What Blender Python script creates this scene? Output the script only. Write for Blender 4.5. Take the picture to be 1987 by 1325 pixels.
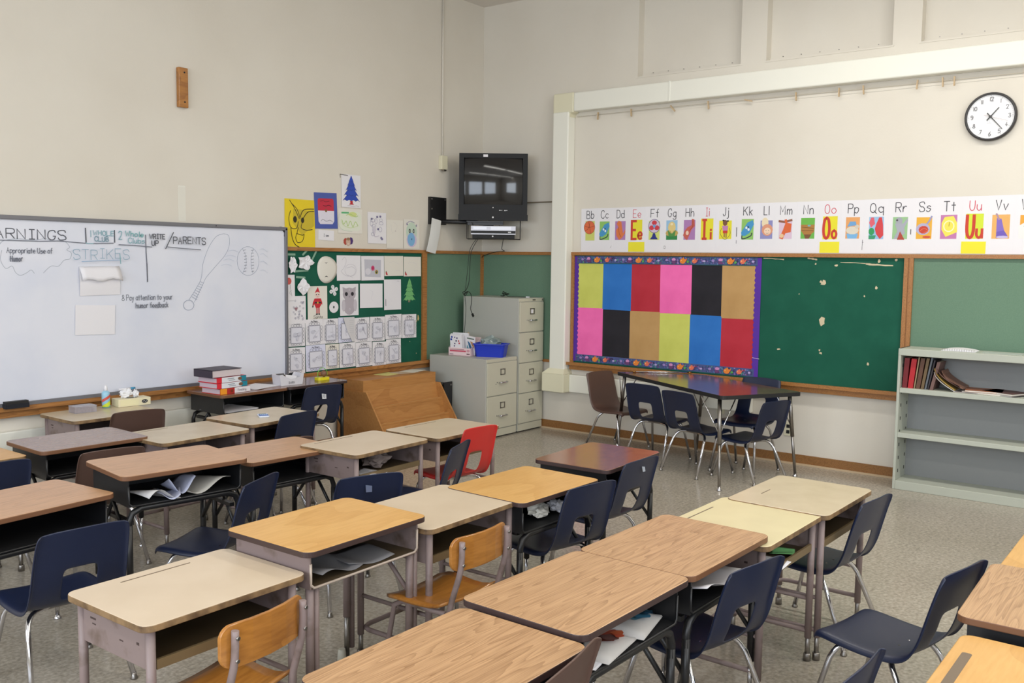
import bpy, bmesh, math, random
from mathutils import Vector, Matrix
C = bpy.context.scene.collection
for o in list(bpy.data.objects): bpy.data.objects.remove(o)
PI = math.pi
R = math.radians
scene = bpy.context.scene

# ---------------------------------------------------------------- camera, world, light, exposure
def make_camera():
    yaw, pit, rol = R(37.4701342), R(4.98170216), R(-0.74627765)
    cy, sy, cp, sp = math.cos(yaw), math.sin(yaw), math.cos(pit), math.sin(pit)
    f = Vector((cy*cp, sy*cp, -sp)); r = Vector((sy, -cy, 0)); d = -r.cross(f)
    cr, sr = math.cos(rol), math.sin(rol)
    r2 = cr*r + sr*d; d2 = -sr*r + cr*d
    cam = bpy.data.cameras.new('camera'); co = bpy.data.objects.new('camera', cam); C.objects.link(co)
    m = Matrix((r2, -d2, -f)).transposed().to_4x4()
    m.translation = Vector((-7.6184572, -6.25334997, 1.68))
    co.matrix_world = m
    cam.sensor_width = 36; cam.lens = 1811.15/1987*36; cam.clip_start = 0.05
    scene.camera = co
make_camera()
w = bpy.data.worlds.new('world'); scene.world = w; w.use_nodes = True
w.node_tree.nodes['Background'].inputs[0].default_value = (0.75, 0.83, 1, 1)
w.node_tree.nodes['Background'].inputs[1].default_value = 1.0
scene.view_settings.view_transform = 'Standard'
scene.view_settings.look = 'None'
scene.view_settings.exposure = 0.13
scene.view_settings.gamma = 1
scene.view_settings.use_curve_mapping = False
def area(name, loc, sx, sy, power, col, rot):
    l = bpy.data.lights.new(name, 'AREA'); l.shape = 'RECTANGLE'; l.size = sx; l.size_y = sy
    l.energy = power; l.color = col
    o = bpy.data.objects.new(name, l); C.objects.link(o); o.location = loc; o.rotation_euler = rot
    return o
# fluorescent rows run along Y, under the ceiling fixtures; windows in the wall behind the camera
ROWS = [(-1.9, 40), (-5.0, 21), (-8.2, 20)]
FY = (-4.1, -6.5, -8.9)
for i, (x, p) in enumerate(ROWS):
    for y in FY:
        area('fluorescent_light', (x, y, 4.08), 0.24, 2.2, p, (1.0, 0.965, 0.90), (0, 0, 0))
for y in (-2.4, -5.0, -7.6):
    area('window_light', (-10.93, y, 2.3), 1.9, 2.1, 90, (0.80, 0.89, 1.0), (0, R(-90), 0))
for x in (-8.5, -5.0):
    area('window_light', (x, -9.93, 2.4), 1.9, 1.6, 72, (0.80, 0.89, 1.0), (R(90), 0, 0))

# ---------------------------------------------------------------- materials
def lin(c):
    c = c/255.0
    return c/12.92 if c <= 0.04045 else ((c+0.055)/1.055)**2.4
def rgb(t): return (lin(t[0]), lin(t[1]), lin(t[2]), 1)
MATS = {}
def mat(name, col, rough=0.5, metal=0.0, spec=0.5, coat=0.0, noise=None, bump=None, alpha=None, emit=None, trans=None):
    """col srgb 0-255; noise=(col2, scale, amount, detail); bump=(scale, strength)"""
    if name in MATS: return MATS[name]
    m = bpy.data.materials.new(name); m.use_nodes = True
    nt = m.node_tree; b = nt.nodes['Principled BSDF']
    b.inputs['Base Color'].default_value = rgb(col)
    b.inputs['Roughness'].default_value = rough
    b.inputs['Metallic'].default_value = metal
    b.inputs['Specular IOR Level'].default_value = spec
    if coat: b.inputs['Coat Weight'].default_value = coat; b.inputs['Coat Roughness'].default_value = 0.08
    if noise or bump:
        tc = nt.nodes.new('ShaderNodeTexCoord')
    if noise:
        c2, sc, lo, hi = noise
        n = nt.nodes.new('ShaderNodeTexNoise'); n.inputs['Scale'].default_value = sc; n.inputs['Detail'].default_value = 6
        nt.links.new(tc.outputs['Object'], n.inputs['Vector'])
        mr = nt.nodes.new('ShaderNodeMapRange'); mr.inputs[1].default_value = lo; mr.inputs[2].default_value = hi
        nt.links.new(n.outputs[0], mr.inputs[0])
        mx = nt.nodes.new('ShaderNodeMix'); mx.data_type = 'RGBA'
        mx.inputs[6].default_value = rgb(col); mx.inputs[7].default_value = rgb(c2)
        nt.links.new(mr.outputs[0], mx.inputs[0]); nt.links.new(mx.outputs[2], b.inputs['Base Color'])
    if bump:
        n2 = nt.nodes.new('ShaderNodeTexNoise'); n2.inputs['Scale'].default_value = bump[0]; n2.inputs['Detail'].default_value = 3
        nt.links.new(tc.outputs['Object'], n2.inputs['Vector'])
        bp = nt.nodes.new('ShaderNodeBump'); bp.inputs['Strength'].default_value = bump[1]; bp.inputs['Distance'].default_value = 0.002
        nt.links.new(n2.outputs[0], bp.inputs['Height']); nt.links.new(bp.outputs[0], b.inputs['Normal'])
    if emit: b.inputs['Emission Color'].default_value = rgb(col); b.inputs['Emission Strength'].default_value = emit
    if trans: b.inputs['Transmission Weight'].default_value = trans
    if alpha is not None: b.inputs['Alpha'].default_value = alpha
    MATS[name] = m
    return m

def wood(name, light, dark, stretch=(1.6, 26, 26), rough=0.4, coat=0.0, warp=1.2, spec=0.5):
    """laminate / timber with grain along local X, different on every object"""
    if name in MATS: return MATS[name]
    m = bpy.data.materials.new(name); m.use_nodes = True
    nt = m.node_tree; b = nt.nodes['Principled BSDF']; N = nt.nodes.new; L = nt.links.new
    tc = N('ShaderNodeTexCoord'); oi = N('ShaderNodeObjectInfo')
    mul = N('ShaderNodeMath'); mul.operation = 'MULTIPLY'; mul.inputs[1].default_value = 37.0
    L(oi.outputs['Random'], mul.inputs[0])
    add = N('ShaderNodeVectorMath'); add.operation = 'ADD'
    L(tc.outputs['Object'], add.inputs[0]); L(mul.outputs[0], add.inputs[1])
    mp = N('ShaderNodeMapping'); mp.inputs['Scale'].default_value = (stretch[0]*0.9, stretch[1]*0.28, stretch[2]*0.28)
    L(add.outputs[0], mp.inputs['Vector'])
    n1 = N('ShaderNodeTexNoise'); n1.inputs['Scale'].default_value = 1.0; n1.inputs['Detail'].default_value = 2.5
    n1.inputs['Distortion'].default_value = 0.4
    L(mp.outputs[0], n1.inputs['Vector'])
    # contour bands of the low noise -> cathedral grain
    m1 = N('ShaderNodeMath'); m1.operation = 'MULTIPLY'; m1.inputs[1].default_value = 14*warp
    L(n1.outputs[0], m1.inputs[0])
    fr = N('ShaderNodeMath'); fr.operation = 'FRACT'; L(m1.outputs[0], fr.inputs[0])
    pw = N('ShaderNodeMath'); pw.operation = 'POWER'; pw.inputs[1].default_value = 2.2; L(fr.outputs[0], pw.inputs[0])
    mp2 = N('ShaderNodeMapping'); mp2.inputs['Scale'].default_value = (stretch[0]*6, stretch[1]*9, stretch[2]*9)
    L(add.outputs[0], mp2.inputs['Vector'])
    n2 = N('ShaderNodeTexNoise'); n2.inputs['Scale'].default_value = 1.0; n2.inputs['Detail'].default_value = 3
    L(mp2.outputs[0], n2.inputs['Vector'])
    mr = N('ShaderNodeMapRange'); mr.inputs[1].default_value = 0.38; mr.inputs[2].default_value = 0.7
    L(n2.outputs[0], mr.inputs[0])
    ad = N('ShaderNodeMath'); ad.operation = 'MULTIPLY_ADD'; ad.inputs[1].default_value = 0.55
    L(pw.outputs[0], ad.inputs[0]); 
    sc = N('ShaderNodeMath'); sc.operation = 'MULTIPLY'; sc.inputs[1].default_value = 0.55; L(mr.outputs[0], sc.inputs[0])
    L(sc.outputs[0], ad.inputs[2])
    mx = N('ShaderNodeMix'); mx.data_type = 'RGBA'
    mx.inputs[6].default_value = rgb(light); mx.inputs[7].default_value = rgb(dark)
    L(ad.outputs[0], mx.inputs[0]); L(mx.outputs[2], b.inputs['Base Color'])
    b.inputs['Roughness'].default_value = rough
    b.inputs['Specular IOR Level'].default_value = spec
    if coat: b.inputs['Coat Weight'].default_value = coat; b.inputs['Coat Roughness'].default_value = 0.1
    MATS[name] = m
    return m

M_wall = mat('wall_paint', (219, 213, 201), 0.7, noise=((213, 206, 193), 1.3, 0.35, 0.75), bump=(60, 0.25))
M_ceil = mat('ceiling_paint', (222, 216, 208), 0.8)
M_trimw = mat('white_painted_metal', (232, 231, 220), 0.4, bump=(20, 0.05))
M_trimy = mat('yellowed_plastic', (222, 217, 190), 0.45)
M_rail = wood('oak_rail', (176, 122, 66), (128, 80, 38), (1.2, 40, 40), 0.42)
M_base = wood('oak_baseboard', (150, 106, 58), (118, 78, 40), (1.0, 30, 30), 0.5)
M_boardD = mat('green_board_dark', (18, 84, 65), 0.7, spec=0.25, noise=((23, 90, 70), 6, 0.4, 0.7), bump=(200, 0.2))
M_boardS = mat('green_board_sage', (98, 128, 106), 0.75, noise=((104, 134, 112), 120, 0.35, 0.7), bump=(300, 0.2))
M_paper = mat('paper_white', (228, 226, 230), 0.7)
M_paperw = mat('paper_cream', (224, 220, 210), 0.7)
M_paperb = mat('paper_bluish', (214, 216, 236), 0.7)
M_black = mat('black_steel', (26, 26, 28), 0.38, spec=0.5)
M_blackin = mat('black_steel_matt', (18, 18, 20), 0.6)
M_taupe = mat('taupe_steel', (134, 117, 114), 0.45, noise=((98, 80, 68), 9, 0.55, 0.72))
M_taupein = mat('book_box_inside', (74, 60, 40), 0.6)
M_edge = mat('worn_edge_band', (140, 112, 78), 0.55, noise=((88, 66, 44), 18, 0.4, 0.65))
M_edged = mat('dark_edge_band', (62, 46, 44), 0.42)
M_edgew = mat('brown_edge_band', (112, 76, 52), 0.42)
M_chrome = mat('chrome', (205, 205, 210), 0.14, 1.0)
M_steel = mat('dull_steel', (150, 146, 142), 0.35, 1.0)
M_blue = mat('navy_plastic', (22, 31, 57), 0.38, spec=0.5, bump=(350, 0.15))
M_red = mat('red_plastic', (196, 44, 40), 0.4, bump=(350, 0.15))
M_brown = mat('brown_plastic', (84, 62, 54), 0.42, bump=(350, 0.15))
M_cream = mat('cream_laminate', (208, 190, 166), 0.28, noise=((199, 180, 155), 5, 0.35, 0.8))
M_ivory = mat('ivory_laminate', (214, 202, 160), 0.30, noise=((205, 192, 152), 6, 0.35, 0.8))
M_beige = mat('beige_laminate', (202, 186, 158), 0.26, noise=((192, 176, 148), 7, 0.35, 0.8))
M_oak = wood('oak_laminate', (192, 153, 113), (142, 105, 70), (1.1, 40, 40), 0.33, warp=1.1)
M_oakl = wood('pale_oak_laminate', (196, 152, 112), (166, 124, 88), (1.6, 34, 34), 0.3, warp=0.8)
M_maple = wood('maple_laminate', (212, 166, 98), (196, 146, 78), (1.6, 9, 9), 0.33, warp=0.35)
M_walnut = wood('walnut_laminate', (142, 90, 62), (98, 60, 42), (1.4, 38, 38), 0.2, coat=0.15)
M_taupetop = wood('glare_walnut_laminate', (150, 122, 106), (122, 94, 80), (1.6, 34, 34), 0.24, coat=0.2)  # walnut with the whiteboard's glare mixed into its colour
M_darktop = mat('dark_table_laminate', (112, 80, 60), 0.17, coat=0.15, noise=((92, 64, 50), 20, 0.4, 0.6))
M_ply = wood('varnished_plywood', (176, 118, 52), (142, 88, 34), (1.6, 9, 9), 0.28, coat=0.3, warp=0.35)
M_plyr = wood('rack_plywood', (184, 130, 72), (164, 110, 56), (1.2, 8, 8), 0.5, warp=0.3)
M_grey = mat('grey_steel', (176, 176, 168), 0.45, bump=(200, 0.1))
M_grey2 = mat('grey_steel_front', (192, 189, 170), 0.42)
M_shelf = mat('pale_grey_steel', (176, 180, 168), 0.45)
M_shelfb = mat('bookshelf_back_steel', (132, 134, 134), 0.55)
M_tv = mat('tv_plastic', (15, 15, 17), 0.5, spec=0.3)
M_screen = mat('tv_glass', (26, 25, 26), 0.07, spec=0.5)
M_wb = mat('whiteboard_enamel', (222, 224, 234), 0.22, noise=((212, 216, 230), 2.2, 0.45, 0.72))
M_alu = mat('grey_aluminium', (120, 120, 126), 0.4, 0.3)
M_rubber = mat('black_rubber', (24, 24, 26), 0.6)

def floor_mat():
    m = bpy.data.materials.new('vinyl_floor_tile'); m.use_nodes = True
    nt = m.node_tree; b = nt.nodes['Principled BSDF']; N = nt.nodes.new; L = nt.links.new
    tc = N('ShaderNodeTexCoord')
    v = N('ShaderNodeTexVoronoi'); v.inputs['Scale'].default_value = 90; L(tc.outputs['Object'], v.inputs['Vector'])
    n = N('ShaderNodeTexNoise'); n.inputs['Scale'].default_value = 55; n.inputs['Detail'].default_value = 7; L(tc.outputs['Object'], n.inputs['Vector'])
    n3 = N('ShaderNodeTexNoise'); n3.inputs['Scale'].default_value = 1.1; n3.inputs['Detail'].default_value = 3; L(tc.outputs['Object'], n3.inputs['Vector'])
    cr = N('ShaderNodeValToRGB'); e = cr.color_ramp
    e.elements[0].position = 0.30; e.elements[0].color = rgb((154, 147, 135))
    e.elements[1].position = 0.70; e.elements[1].color = rgb((192, 184, 170))
    L(n.outputs[0], cr.inputs[0])
    sp = N('ShaderNodeSeparateColor'); L(v.outputs['Color'], sp.inputs[0])
    mx = N('ShaderNodeMix'); mx.data_type = 'RGBA'; mx.blend_type = 'MULTIPLY'; mx.inputs[0].default_value = 0.30
    L(cr.outputs[0], mx.inputs[6])
    cr2 = N('ShaderNodeValToRGB'); cr2.color_ramp.elements[0].color = rgb((180, 172, 160)); cr2.color_ramp.elements[1].color = (1, 1, 1, 1)
    L(sp.outputs[0], cr2.inputs[0]); L(cr2.outputs[0], mx.inputs[7])
    # faint joints and per-tile tone of the 12 inch tiles
    br = N('ShaderNodeTexBrick'); br.offset = 0; br.inputs['Scale'].default_value = 1.0
    br.inputs['Brick Width'].default_value = 0.305; br.inputs['Row Height'].default_value = 0.305
    br.inputs['Mortar Size'].default_value = 0.0012; br.inputs['Mortar Smooth'].default_value = 0.5
    br.inputs['Color1'].default_value = (1, 1, 1, 1); br.inputs['Color2'].default_value = (0.93, 0.93, 0.92, 1)
    br.inputs['Mortar'].default_value = (0.62, 0.6, 0.58, 1)
    L(tc.outputs['Object'], br.inputs['Vector'])
    mx2 = N('ShaderNodeMix'); mx2.data_type = 'RGBA'; mx2.blend_type = 'MULTIPLY'; mx2.inputs[0].default_value = 0.6
    L(mx.outputs[2], mx2.inputs[6]); L(br.outputs['Color'], mx2.inputs[7])
    mx3 = N('ShaderNodeMix'); mx3.data_type = 'RGBA'; mx3.blend_type = 'MULTIPLY'; mx3.inputs[0].default_value = 0.5
    cr3 = N('ShaderNodeValToRGB'); cr3.color_ramp.elements[0].position = 0.35; cr3.color_ramp.elements[0].color = (0.78, 0.77, 0.76, 1)
    cr3.color_ramp.elements[1].position = 0.65; cr3.color_ramp.elements[1].color = (1, 1, 1, 1)
    L(n3.outputs[0], cr3.inputs[0]); L(mx2.outputs[2], mx3.inputs[6]); L(cr3.outputs[0], mx3.inputs[7])
    L(mx3.outputs[2], b.inputs['Base Color'])
    b.inputs['Roughness'].default_value = 0.3
    mr = N('ShaderNodeMapRange'); mr.inputs[3].default_value = 0.13; mr.inputs[4].default_value = 0.32
    L(n3.outputs[0], mr.inputs[0]); L(mr.outputs[0], b.inputs['Roughness'])
    return m
M_floor = floor_mat()

# ---------------------------------------------------------------- mesh helpers
class MB:
    def __init__(s): s.v = []; s.f = []; s.mi = []; s.sm = []
    def add(s, vs, fs, mi=0, smooth=False):
        n = len(s.v); s.v += [tuple(p) for p in vs]
        for f in fs: s.f.append([n+i for i in f]); s.mi.append(mi); s.sm.append(smooth)
        return s
    def box(s, x0, x1, y0, y1, z0, z1, mi=0, M=None, bev=0):
        if x0 > x1: x0, x1 = x1, x0
        if y0 > y1: y0, y1 = y1, y0
        if z0 > z1: z0, z1 = z1, z0
        vs = [Vector((x, y, z)) for z in (z0, z1) for y in (y0, y1) for x in (x0, x1)]
        if M: vs = [M @ v for v in vs]
        return s.add(vs, [(0, 2, 3, 1), (4, 5, 7, 6), (0, 1, 5, 4), (2, 6, 7, 3), (0, 4, 6, 2), (1, 3, 7, 5)], mi)
    def prism(s, pts, z0, z1, mi=0, side=None, smooth=False, M=None):
        """pts ccw in XY, extruded in Z"""
        n = len(pts)
        vs = [Vector((p[0], p[1], z0)) for p in pts] + [Vector((p[0], p[1], z1)) for p in pts]
        if M: vs = [M @ v for v in vs]
        s.add(vs, [list(range(n))[::-1]], side if side is not None else mi)
        n0 = len(s.v)-2*n
        s.f.append([n0+n+i for i in range(n)]); s.mi.append(mi); s.sm.append(False)
        for i in range(n):
            j = (i+1) % n
            s.f.append([n0+i, n0+j, n0+n+j, n0+n+i]); s.mi.append(side if side is not None else mi); s.sm.append(smooth)
        return s
    def tube(s, path, r, n=10, mi=0, cap=True, flat=1.0):
        P = [Vector(p) for p in path]; rings = []
        rr = r if isinstance(r, (list, tuple)) else [r]*len(P)
        up = None
        for i, p in enumerate(P):
            if i == 0: t = P[1]-P[0]
            elif i == len(P)-1: t = P[-1]-P[-2]
            else: t = (P[i+1]-P[i]).normalized() + (P[i]-P[i-1]).normalized()
            t.normalize()
            if up is None: up = Vector((0, 0, 1)) if abs(t.z) < 0.9 else Vector((1, 0, 0))
            a = t.cross(up)
            if a.length < 1e-5: a = t.cross(Vector((0, 1, 0)))
            a.normalize(); b = a.cross(t).normalized(); up = b
            rings.append([p + rr[i]*(math.cos(k*2*PI/n)*a + flat*math.sin(k*2*PI/n)*b) for k in range(n)])
        base = len(s.v)
        for rg in rings: s.v += [tuple(q) for q in rg]
        for i in range(len(P)-1):
            for k in range(n):
                k2 = (k+1) % n
                s.f.append([base+i*n+k, base+i*n+k2, base+(i+1)*n+k2, base+(i+1)*n+k]); s.mi.append(mi); s.sm.append(True)
        if cap:
            s.f.append([base+k for k in range(n)][::-1]); s.mi.append(mi); s.sm.append(False)
            s.f.append([base+(len(P)-1)*n+k for k in range(n)]); s.mi.append(mi); s.sm.append(False)
        return s
    def lathe(s, prof, n=16, c=(0, 0, 0), mi=0, cap=True):
        """prof list of (r, z)"""
        base = len(s.v)
        for r, z in prof:
            for k in range(n):
                a = k*2*PI/n; s.v.append((c[0]+r*math.cos(a), c[1]+r*math.sin(a), c[2]+z))
        for i in range(len(prof)-1):
            for k in range(n):
                k2 = (k+1) % n
                s.f.append([base+i*n+k, base+i*n+k2, base+(i+1)*n+k2, base+(i+1)*n+k]); s.mi.append(mi); s.sm.append(True)
        if cap:
            s.f.append([base+k for k in range(n)][::-1]); s.mi.append(mi); s.sm.append(False)
            s.f.append([base+(len(prof)-1)*n+k for k in range(n)]); s.mi.append(mi); s.sm.append(False)
        return s
    def mesh(s, name, mats):
        me = bpy.data.meshes.new(name); me.from_pydata(s.v, [], s.f)
        for m in (mats if isinstance(mats, (list, tuple)) else [mats]): me.materials.append(m)
        me.polygons.foreach_set('material_index', s.mi); me.polygons.foreach_set('use_smooth', s.sm)
        me.update()
        return me
    def build(s, name, mats, parent=None, loc=None, rot=None, label=None):
        return link(name, s.mesh(name, mats), parent, loc, rot, label)
def link(name, me, parent=None, loc=None, rot=None, label=None):
    o = bpy.data.objects.new(name, me); C.objects.link(o)
    if parent: o.parent = parent
    if loc: o.location = loc
    if rot: o.rotation_euler = rot
    if label: o['label'] = label
    return o
def tag(o, label, cat, group=None, kind=None):
    if label: o['label'] = label
    if cat: o['category'] = cat
    if group: o['group'] = group
    if kind: o['kind'] = kind
    return o
def thing(name, label, cat, loc=(0, 0, 0), rz=0, group=None, rot=None):
    o = bpy.data.objects.new(name, None); C.objects.link(o); o.empty_display_size = 0.1
    o.location = loc; o.rotation_euler = rot if rot else (0, 0, rz)
    return tag(o, label, cat, group)
def struct(name, mb, mats, label=None, parent=None):
    o = mb.build(name, mats, parent)
    if parent is None: o['kind'] = 'structure'
    if label: o['label'] = label
    return o
def bevel(o, w=0.003, seg=2):
    m = o.modifiers.new('bevel', 'BEVEL'); m.width = w; m.segments = seg; m.limit_method = 'ANGLE'; m.angle_limit = R(40)
    return o
def rrect(x0, x1, y0, y1, r, n=5):
    pts = []
    for cx, cy, a0 in ((x1-r, y1-r, 0), (x0+r, y1-r, 90), (x0+r, y0+r, 180), (x1-r, y0+r, 270)):
        for k in range(n+1):
            a = R(a0+90*k/n); pts.append((cx+r*math.cos(a), cy+r*math.sin(a)))
    return pts
def catmull(P, k=5, closed=False):
    out = []; n = len(P)
    for i in range(n-1 if not closed else n):
        p0 = P[(i-1) % n] if (closed or i > 0) else P[0]; p1 = P[i % n]; p2 = P[(i+1) % n]
        p3 = P[(i+2) % n] if (closed or i+2 < n) else P[-1]
        for j in range(k):
            t = j/k
            out.append(tuple(0.5*((2*b)+(-a+c)*t+(2*a-5*b+4*c-d)*t*t+(-a+3*b-3*c+d)*t**3) for a, b, c, d in zip(p0, p1, p2, p3)))
    if not closed: out.append(tuple(P[-1]))
    return out
CACHE = {}
def part(key, name, fn, mats, parent, loc=None, rot=None, label=None, mod=None):
    """share mesh data between alike parts"""
    k = (key, name, tuple(m.name for m in (mats if isinstance(mats, (list, tuple)) else [mats])))
    if k not in CACHE:
        me = fn().mesh(name, mats); CACHE[k] = me
    o = link(name, CACHE[k], parent, loc, rot, label)
    if mod: mod(o)
    return o

# ---------------------------------------------------------------- the stroke lettering
G = {'A': "0d3n6d 1h5h", 'B': "0d0n ~0n3n5m5k4i0i ~0i4i6g6e4d0d", 'C': "~6l5n3n1m0j0g1e3d5d6f", 'D': "0d0n ~0n3n5m6j6g5e3d0d",
 'E': "6n0n0d6d 0i5i", 'F': "6n0n0d 0i5i", 'G': "~6l5n3n1m0j0g1e3d5e6h 6h4h", 'H': "0n0d 6n6d 0i6i", 'I': "1n5n 3n3d 1d5d",
 'J': "~5n5g4e3d1d0f", 'K': "0n0d 6n0h 2j6d", 'L': "0n0d6d", 'M': "0d0n3g6n6d", 'N': "0d0n6d6n", 'O': "~3n1m0j0g1e3d5e6g6j5m3n",
 'P': "0d0n ~0n4n6m6j4i0i", 'Q': "~3n1m0j0g1e3d5e6g6j5m3n 4f7c", 'R': "0d0n ~0n4n6m6j4i0i 3i6d", 'S': "~6l5n2n0m0k2i4i6g6e4d1d0f",
 'T': "0n6n 3n3d", 'U': "~0n0h1e3d5e6h6n", 'V': "0n3d6n", 'W': "0n2d4k6d8n", 'X': "0n6d 6n0d", 'Y': "0n3i6n 3i3d", '/': "0d4n", '.': "1d1e", "'": "1n1l",
 '1': "3n3d", '2': "~0l1n4n6m5j3g0d 0d6d", '3': "~0m2n5n5k3i2i ~2i5i6g5d2d0e", '4': "4d4n0g6g", '5': "6n1n0i ~0i3j6i6f4d1d0e",
 '6': "~5n2k0g1d4d6f5h3i1h", '7': "0n6n2d", '8': "~3i1k1m3n5m5k3i0g0e3d6e6g3i", '9': "~6k5i2i0k1n4n6l6h4d1d", '0': "~3n1m0j0g1e3d5e6g6j5m3n",
 'a': "~5i3j1i0g1e3d5f 5j5d", 'b': "0n0d ~0h2j5i5f3d0e", 'c': "~5i3j1i0g1e3d5e", 'd': "5n5d ~5h3j0i0f2d5e", 'e': "~0g5g5i3j1i0g1e3d5e",
 'f': "~4n3n2l2d 0j4j", 'g': "~5i3j1i0g1e3d5f ~5j5c4a1a0b", 'h': "0n0d ~0h2j4j5h5d", 'i': "1j1d 1l1m", 'j': "~3j3c2a0a 3l3m",
 'k': "0n0d 4j0g 1h4d", 'l': "1n1d", 'm': "0j0d ~0h2j3h3d ~3h5j6h6d", 'n': "0j0d ~0h2j4j5h5d", 'o': "~3j1i0g1e3d5e6g5i3j",
 'p': "0j0a ~0h2j5i5f3d0e", 'q': "5j5a ~5h3j0i0f2d5e", 'r': "0j0d ~0g2j4j", 's': "~5i3j1i1h4g5f3d1d0e", 't': "2m2d 0j4j",
 'u': "~0j0f2d4e5g 5j5d", 'v': "0j2d5j", 'w': "0j1d3i5d6j", 'x': "0j5d 5j0d", 'y': "0j3e 5j2a0a", 'z': "0j5j0d5d"}
def glyph_strokes(txt, u, v, h, slant=0.0, gap=2.2, jit=0, rnd=None, wid=1.0):
    out = []; x = 0
    for ch in txt:
        if ch == ' ': x += 4.5; continue
        g = G[ch]; mxx = 0
        jy = (rnd.uniform(-jit, jit) if rnd else 0)
        for st in g.split():
            sm = st[0] == '~'; st = st[1:] if sm else st
            P = [(int(st[i]), 'abcdefghijklmn'.index(st[i+1])-3) for i in range(0, len(st), 2)]
            mxx = max(mxx, max(p[0] for p in P))
            if sm: P = catmull(P, 4)
            out.append([(u+(x+p[0])*wid*h/10+(p[1]*slant+0)*h/10, v+(p[1]+jy)*h/10) for p in P])
        x += mxx+gap
    return out, (x-gap)*wid*h/10
# flat print: drawn in the local X (right) / Z (up) plane, proud towards -Y
INK = {}
def ink(c, rough=0.7):
    k = (tuple(c), rough)
    if k not in INK: INK[k] = mat('ink_%02x%02x%02x_%d' % (*c, rough*10), c, rough)
    return INK[k]
class Art:
    def __init__(s, base=0.0012, rough=0.7): s.mb = MB(); s.mats = []; s.d = base; s.step = 0.00025; s.rough = rough
    def mi(s, c):
        m = ink(c, s.rough) if isinstance(c, tuple) else c
        if m not in s.mats: s.mats.append(m)
        return s.mats.index(m)
    def up(s): s.d += s.step; return s
    def poly(s, pts, c):
        a = sum(pts[i][0]*pts[(i+1) % len(pts)][1]-pts[(i+1) % len(pts)][0]*pts[i][1] for i in range(len(pts)))
        if a < 0: pts = pts[::-1]
        s.mb.add([(p[0], -s.d, p[1]) for p in pts], [list(range(len(pts)))], s.mi(c)); s.up(); return s
    def rect(s, x0, x1, z0, z1, c): return s.poly([(x0, z0), (x1, z0), (x1, z1), (x0, z1)], c)
    def ell(s, cx, cz, rx, rz, c, n=14, rot=0):
        return s.poly([(cx+rx*math.cos(t)*math.cos(rot)-rz*math.sin(t)*math.sin(rot), cz+rx*math.cos(t)*math.sin(rot)+rz*math.sin(t)*math.cos(rot)) for t in [k*2*PI/n for k in range(n)]], c)
    def stroke(s, P, w, c):
        mi = s.mi(c); Q = [P[0]]
        for p in P[1:]:
            if math.hypot(p[0]-Q[-1][0], p[1]-Q[-1][1]) > w*.12: Q.append(p)
        if len(Q) < 2: return s
        closed = math.hypot(Q[0][0]-Q[-1][0], Q[0][1]-Q[-1][1]) < w*.3 and len(Q) > 4
        if closed: Q[-1] = Q[0]
        D = []
        for a, b in zip(Q[:-1], Q[1:]):
            l = math.hypot(b[0]-a[0], b[1]-a[1]); D.append(((b[0]-a[0])/l, (b[1]-a[1])/l))
        L_, R_ = [], []
        for i, p in enumerate(Q):
            d0 = D[i-1] if i > 0 else (D[-1] if closed else D[0]); d1 = D[i] if i < len(D) else (D[0] if closed else D[-1])
            nx, nz = -(d0[1]+d1[1]), d0[0]+d1[0]; l = math.hypot(nx, nz)
            if l < .35: nx, nz, k = -d1[1], d1[0], 1
            else: nx, nz = nx/l, nz/l; k = min(1.6, 2/l)
            e = 0 if closed else (-.3*w if i == 0 else .3*w if i == len(Q)-1 else 0); dd = d1 if i == 0 else d0
            L_.append((p[0]+dd[0]*e+nx*w/2*k, p[1]+dd[1]*e+nz*w/2*k)); R_.append((p[0]+dd[0]*e-nx*w/2*k, p[1]+dd[1]*e-nz*w/2*k))
        n = len(Q)
        s.mb.add([(q[0], -s.d, q[1]) for q in R_]+[(q[0], -s.d, q[1]) for q in L_], [[i, i+1, n+i+1, n+i] for i in range(n-1)], mi)
        s.up(); return s
    def curve(s, P, w, c, k=5, closed=False): 
        Q = catmull(P, k, closed)
        if closed: Q.append(Q[0])
        return s.stroke(Q, w, c)
    def ring(s, cx, cz, rx, rz, w, c, n=16, a0=0, a1=360):
        return s.stroke([(cx+rx*math.cos(R(a0+(a1-a0)*k/n)), cz+rz*math.sin(R(a0+(a1-a0)*k/n))) for k in range(n+1)], w, c)
    def text(s, txt, u, v, h, w, c, **kw):
        st, L = glyph_strokes(txt, u, v, h, **kw)
        for q in st: s.stroke(q, w, c)
        return L
    def ctext(s, txt, cu, v, h, w, c, width=None, **kw):
        _, L = glyph_strokes(txt, 0, 0, h, **kw)
        if width: kw['wid'] = kw.get('wid', 1)*width/L; L = width
        s.text(txt, cu-L/2, v, h, w, c, **kw)
    def build(s, name, parent, label=None, loc=None): return s.mb.build(name, s.mats, parent, loc=loc, label=label)

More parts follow.
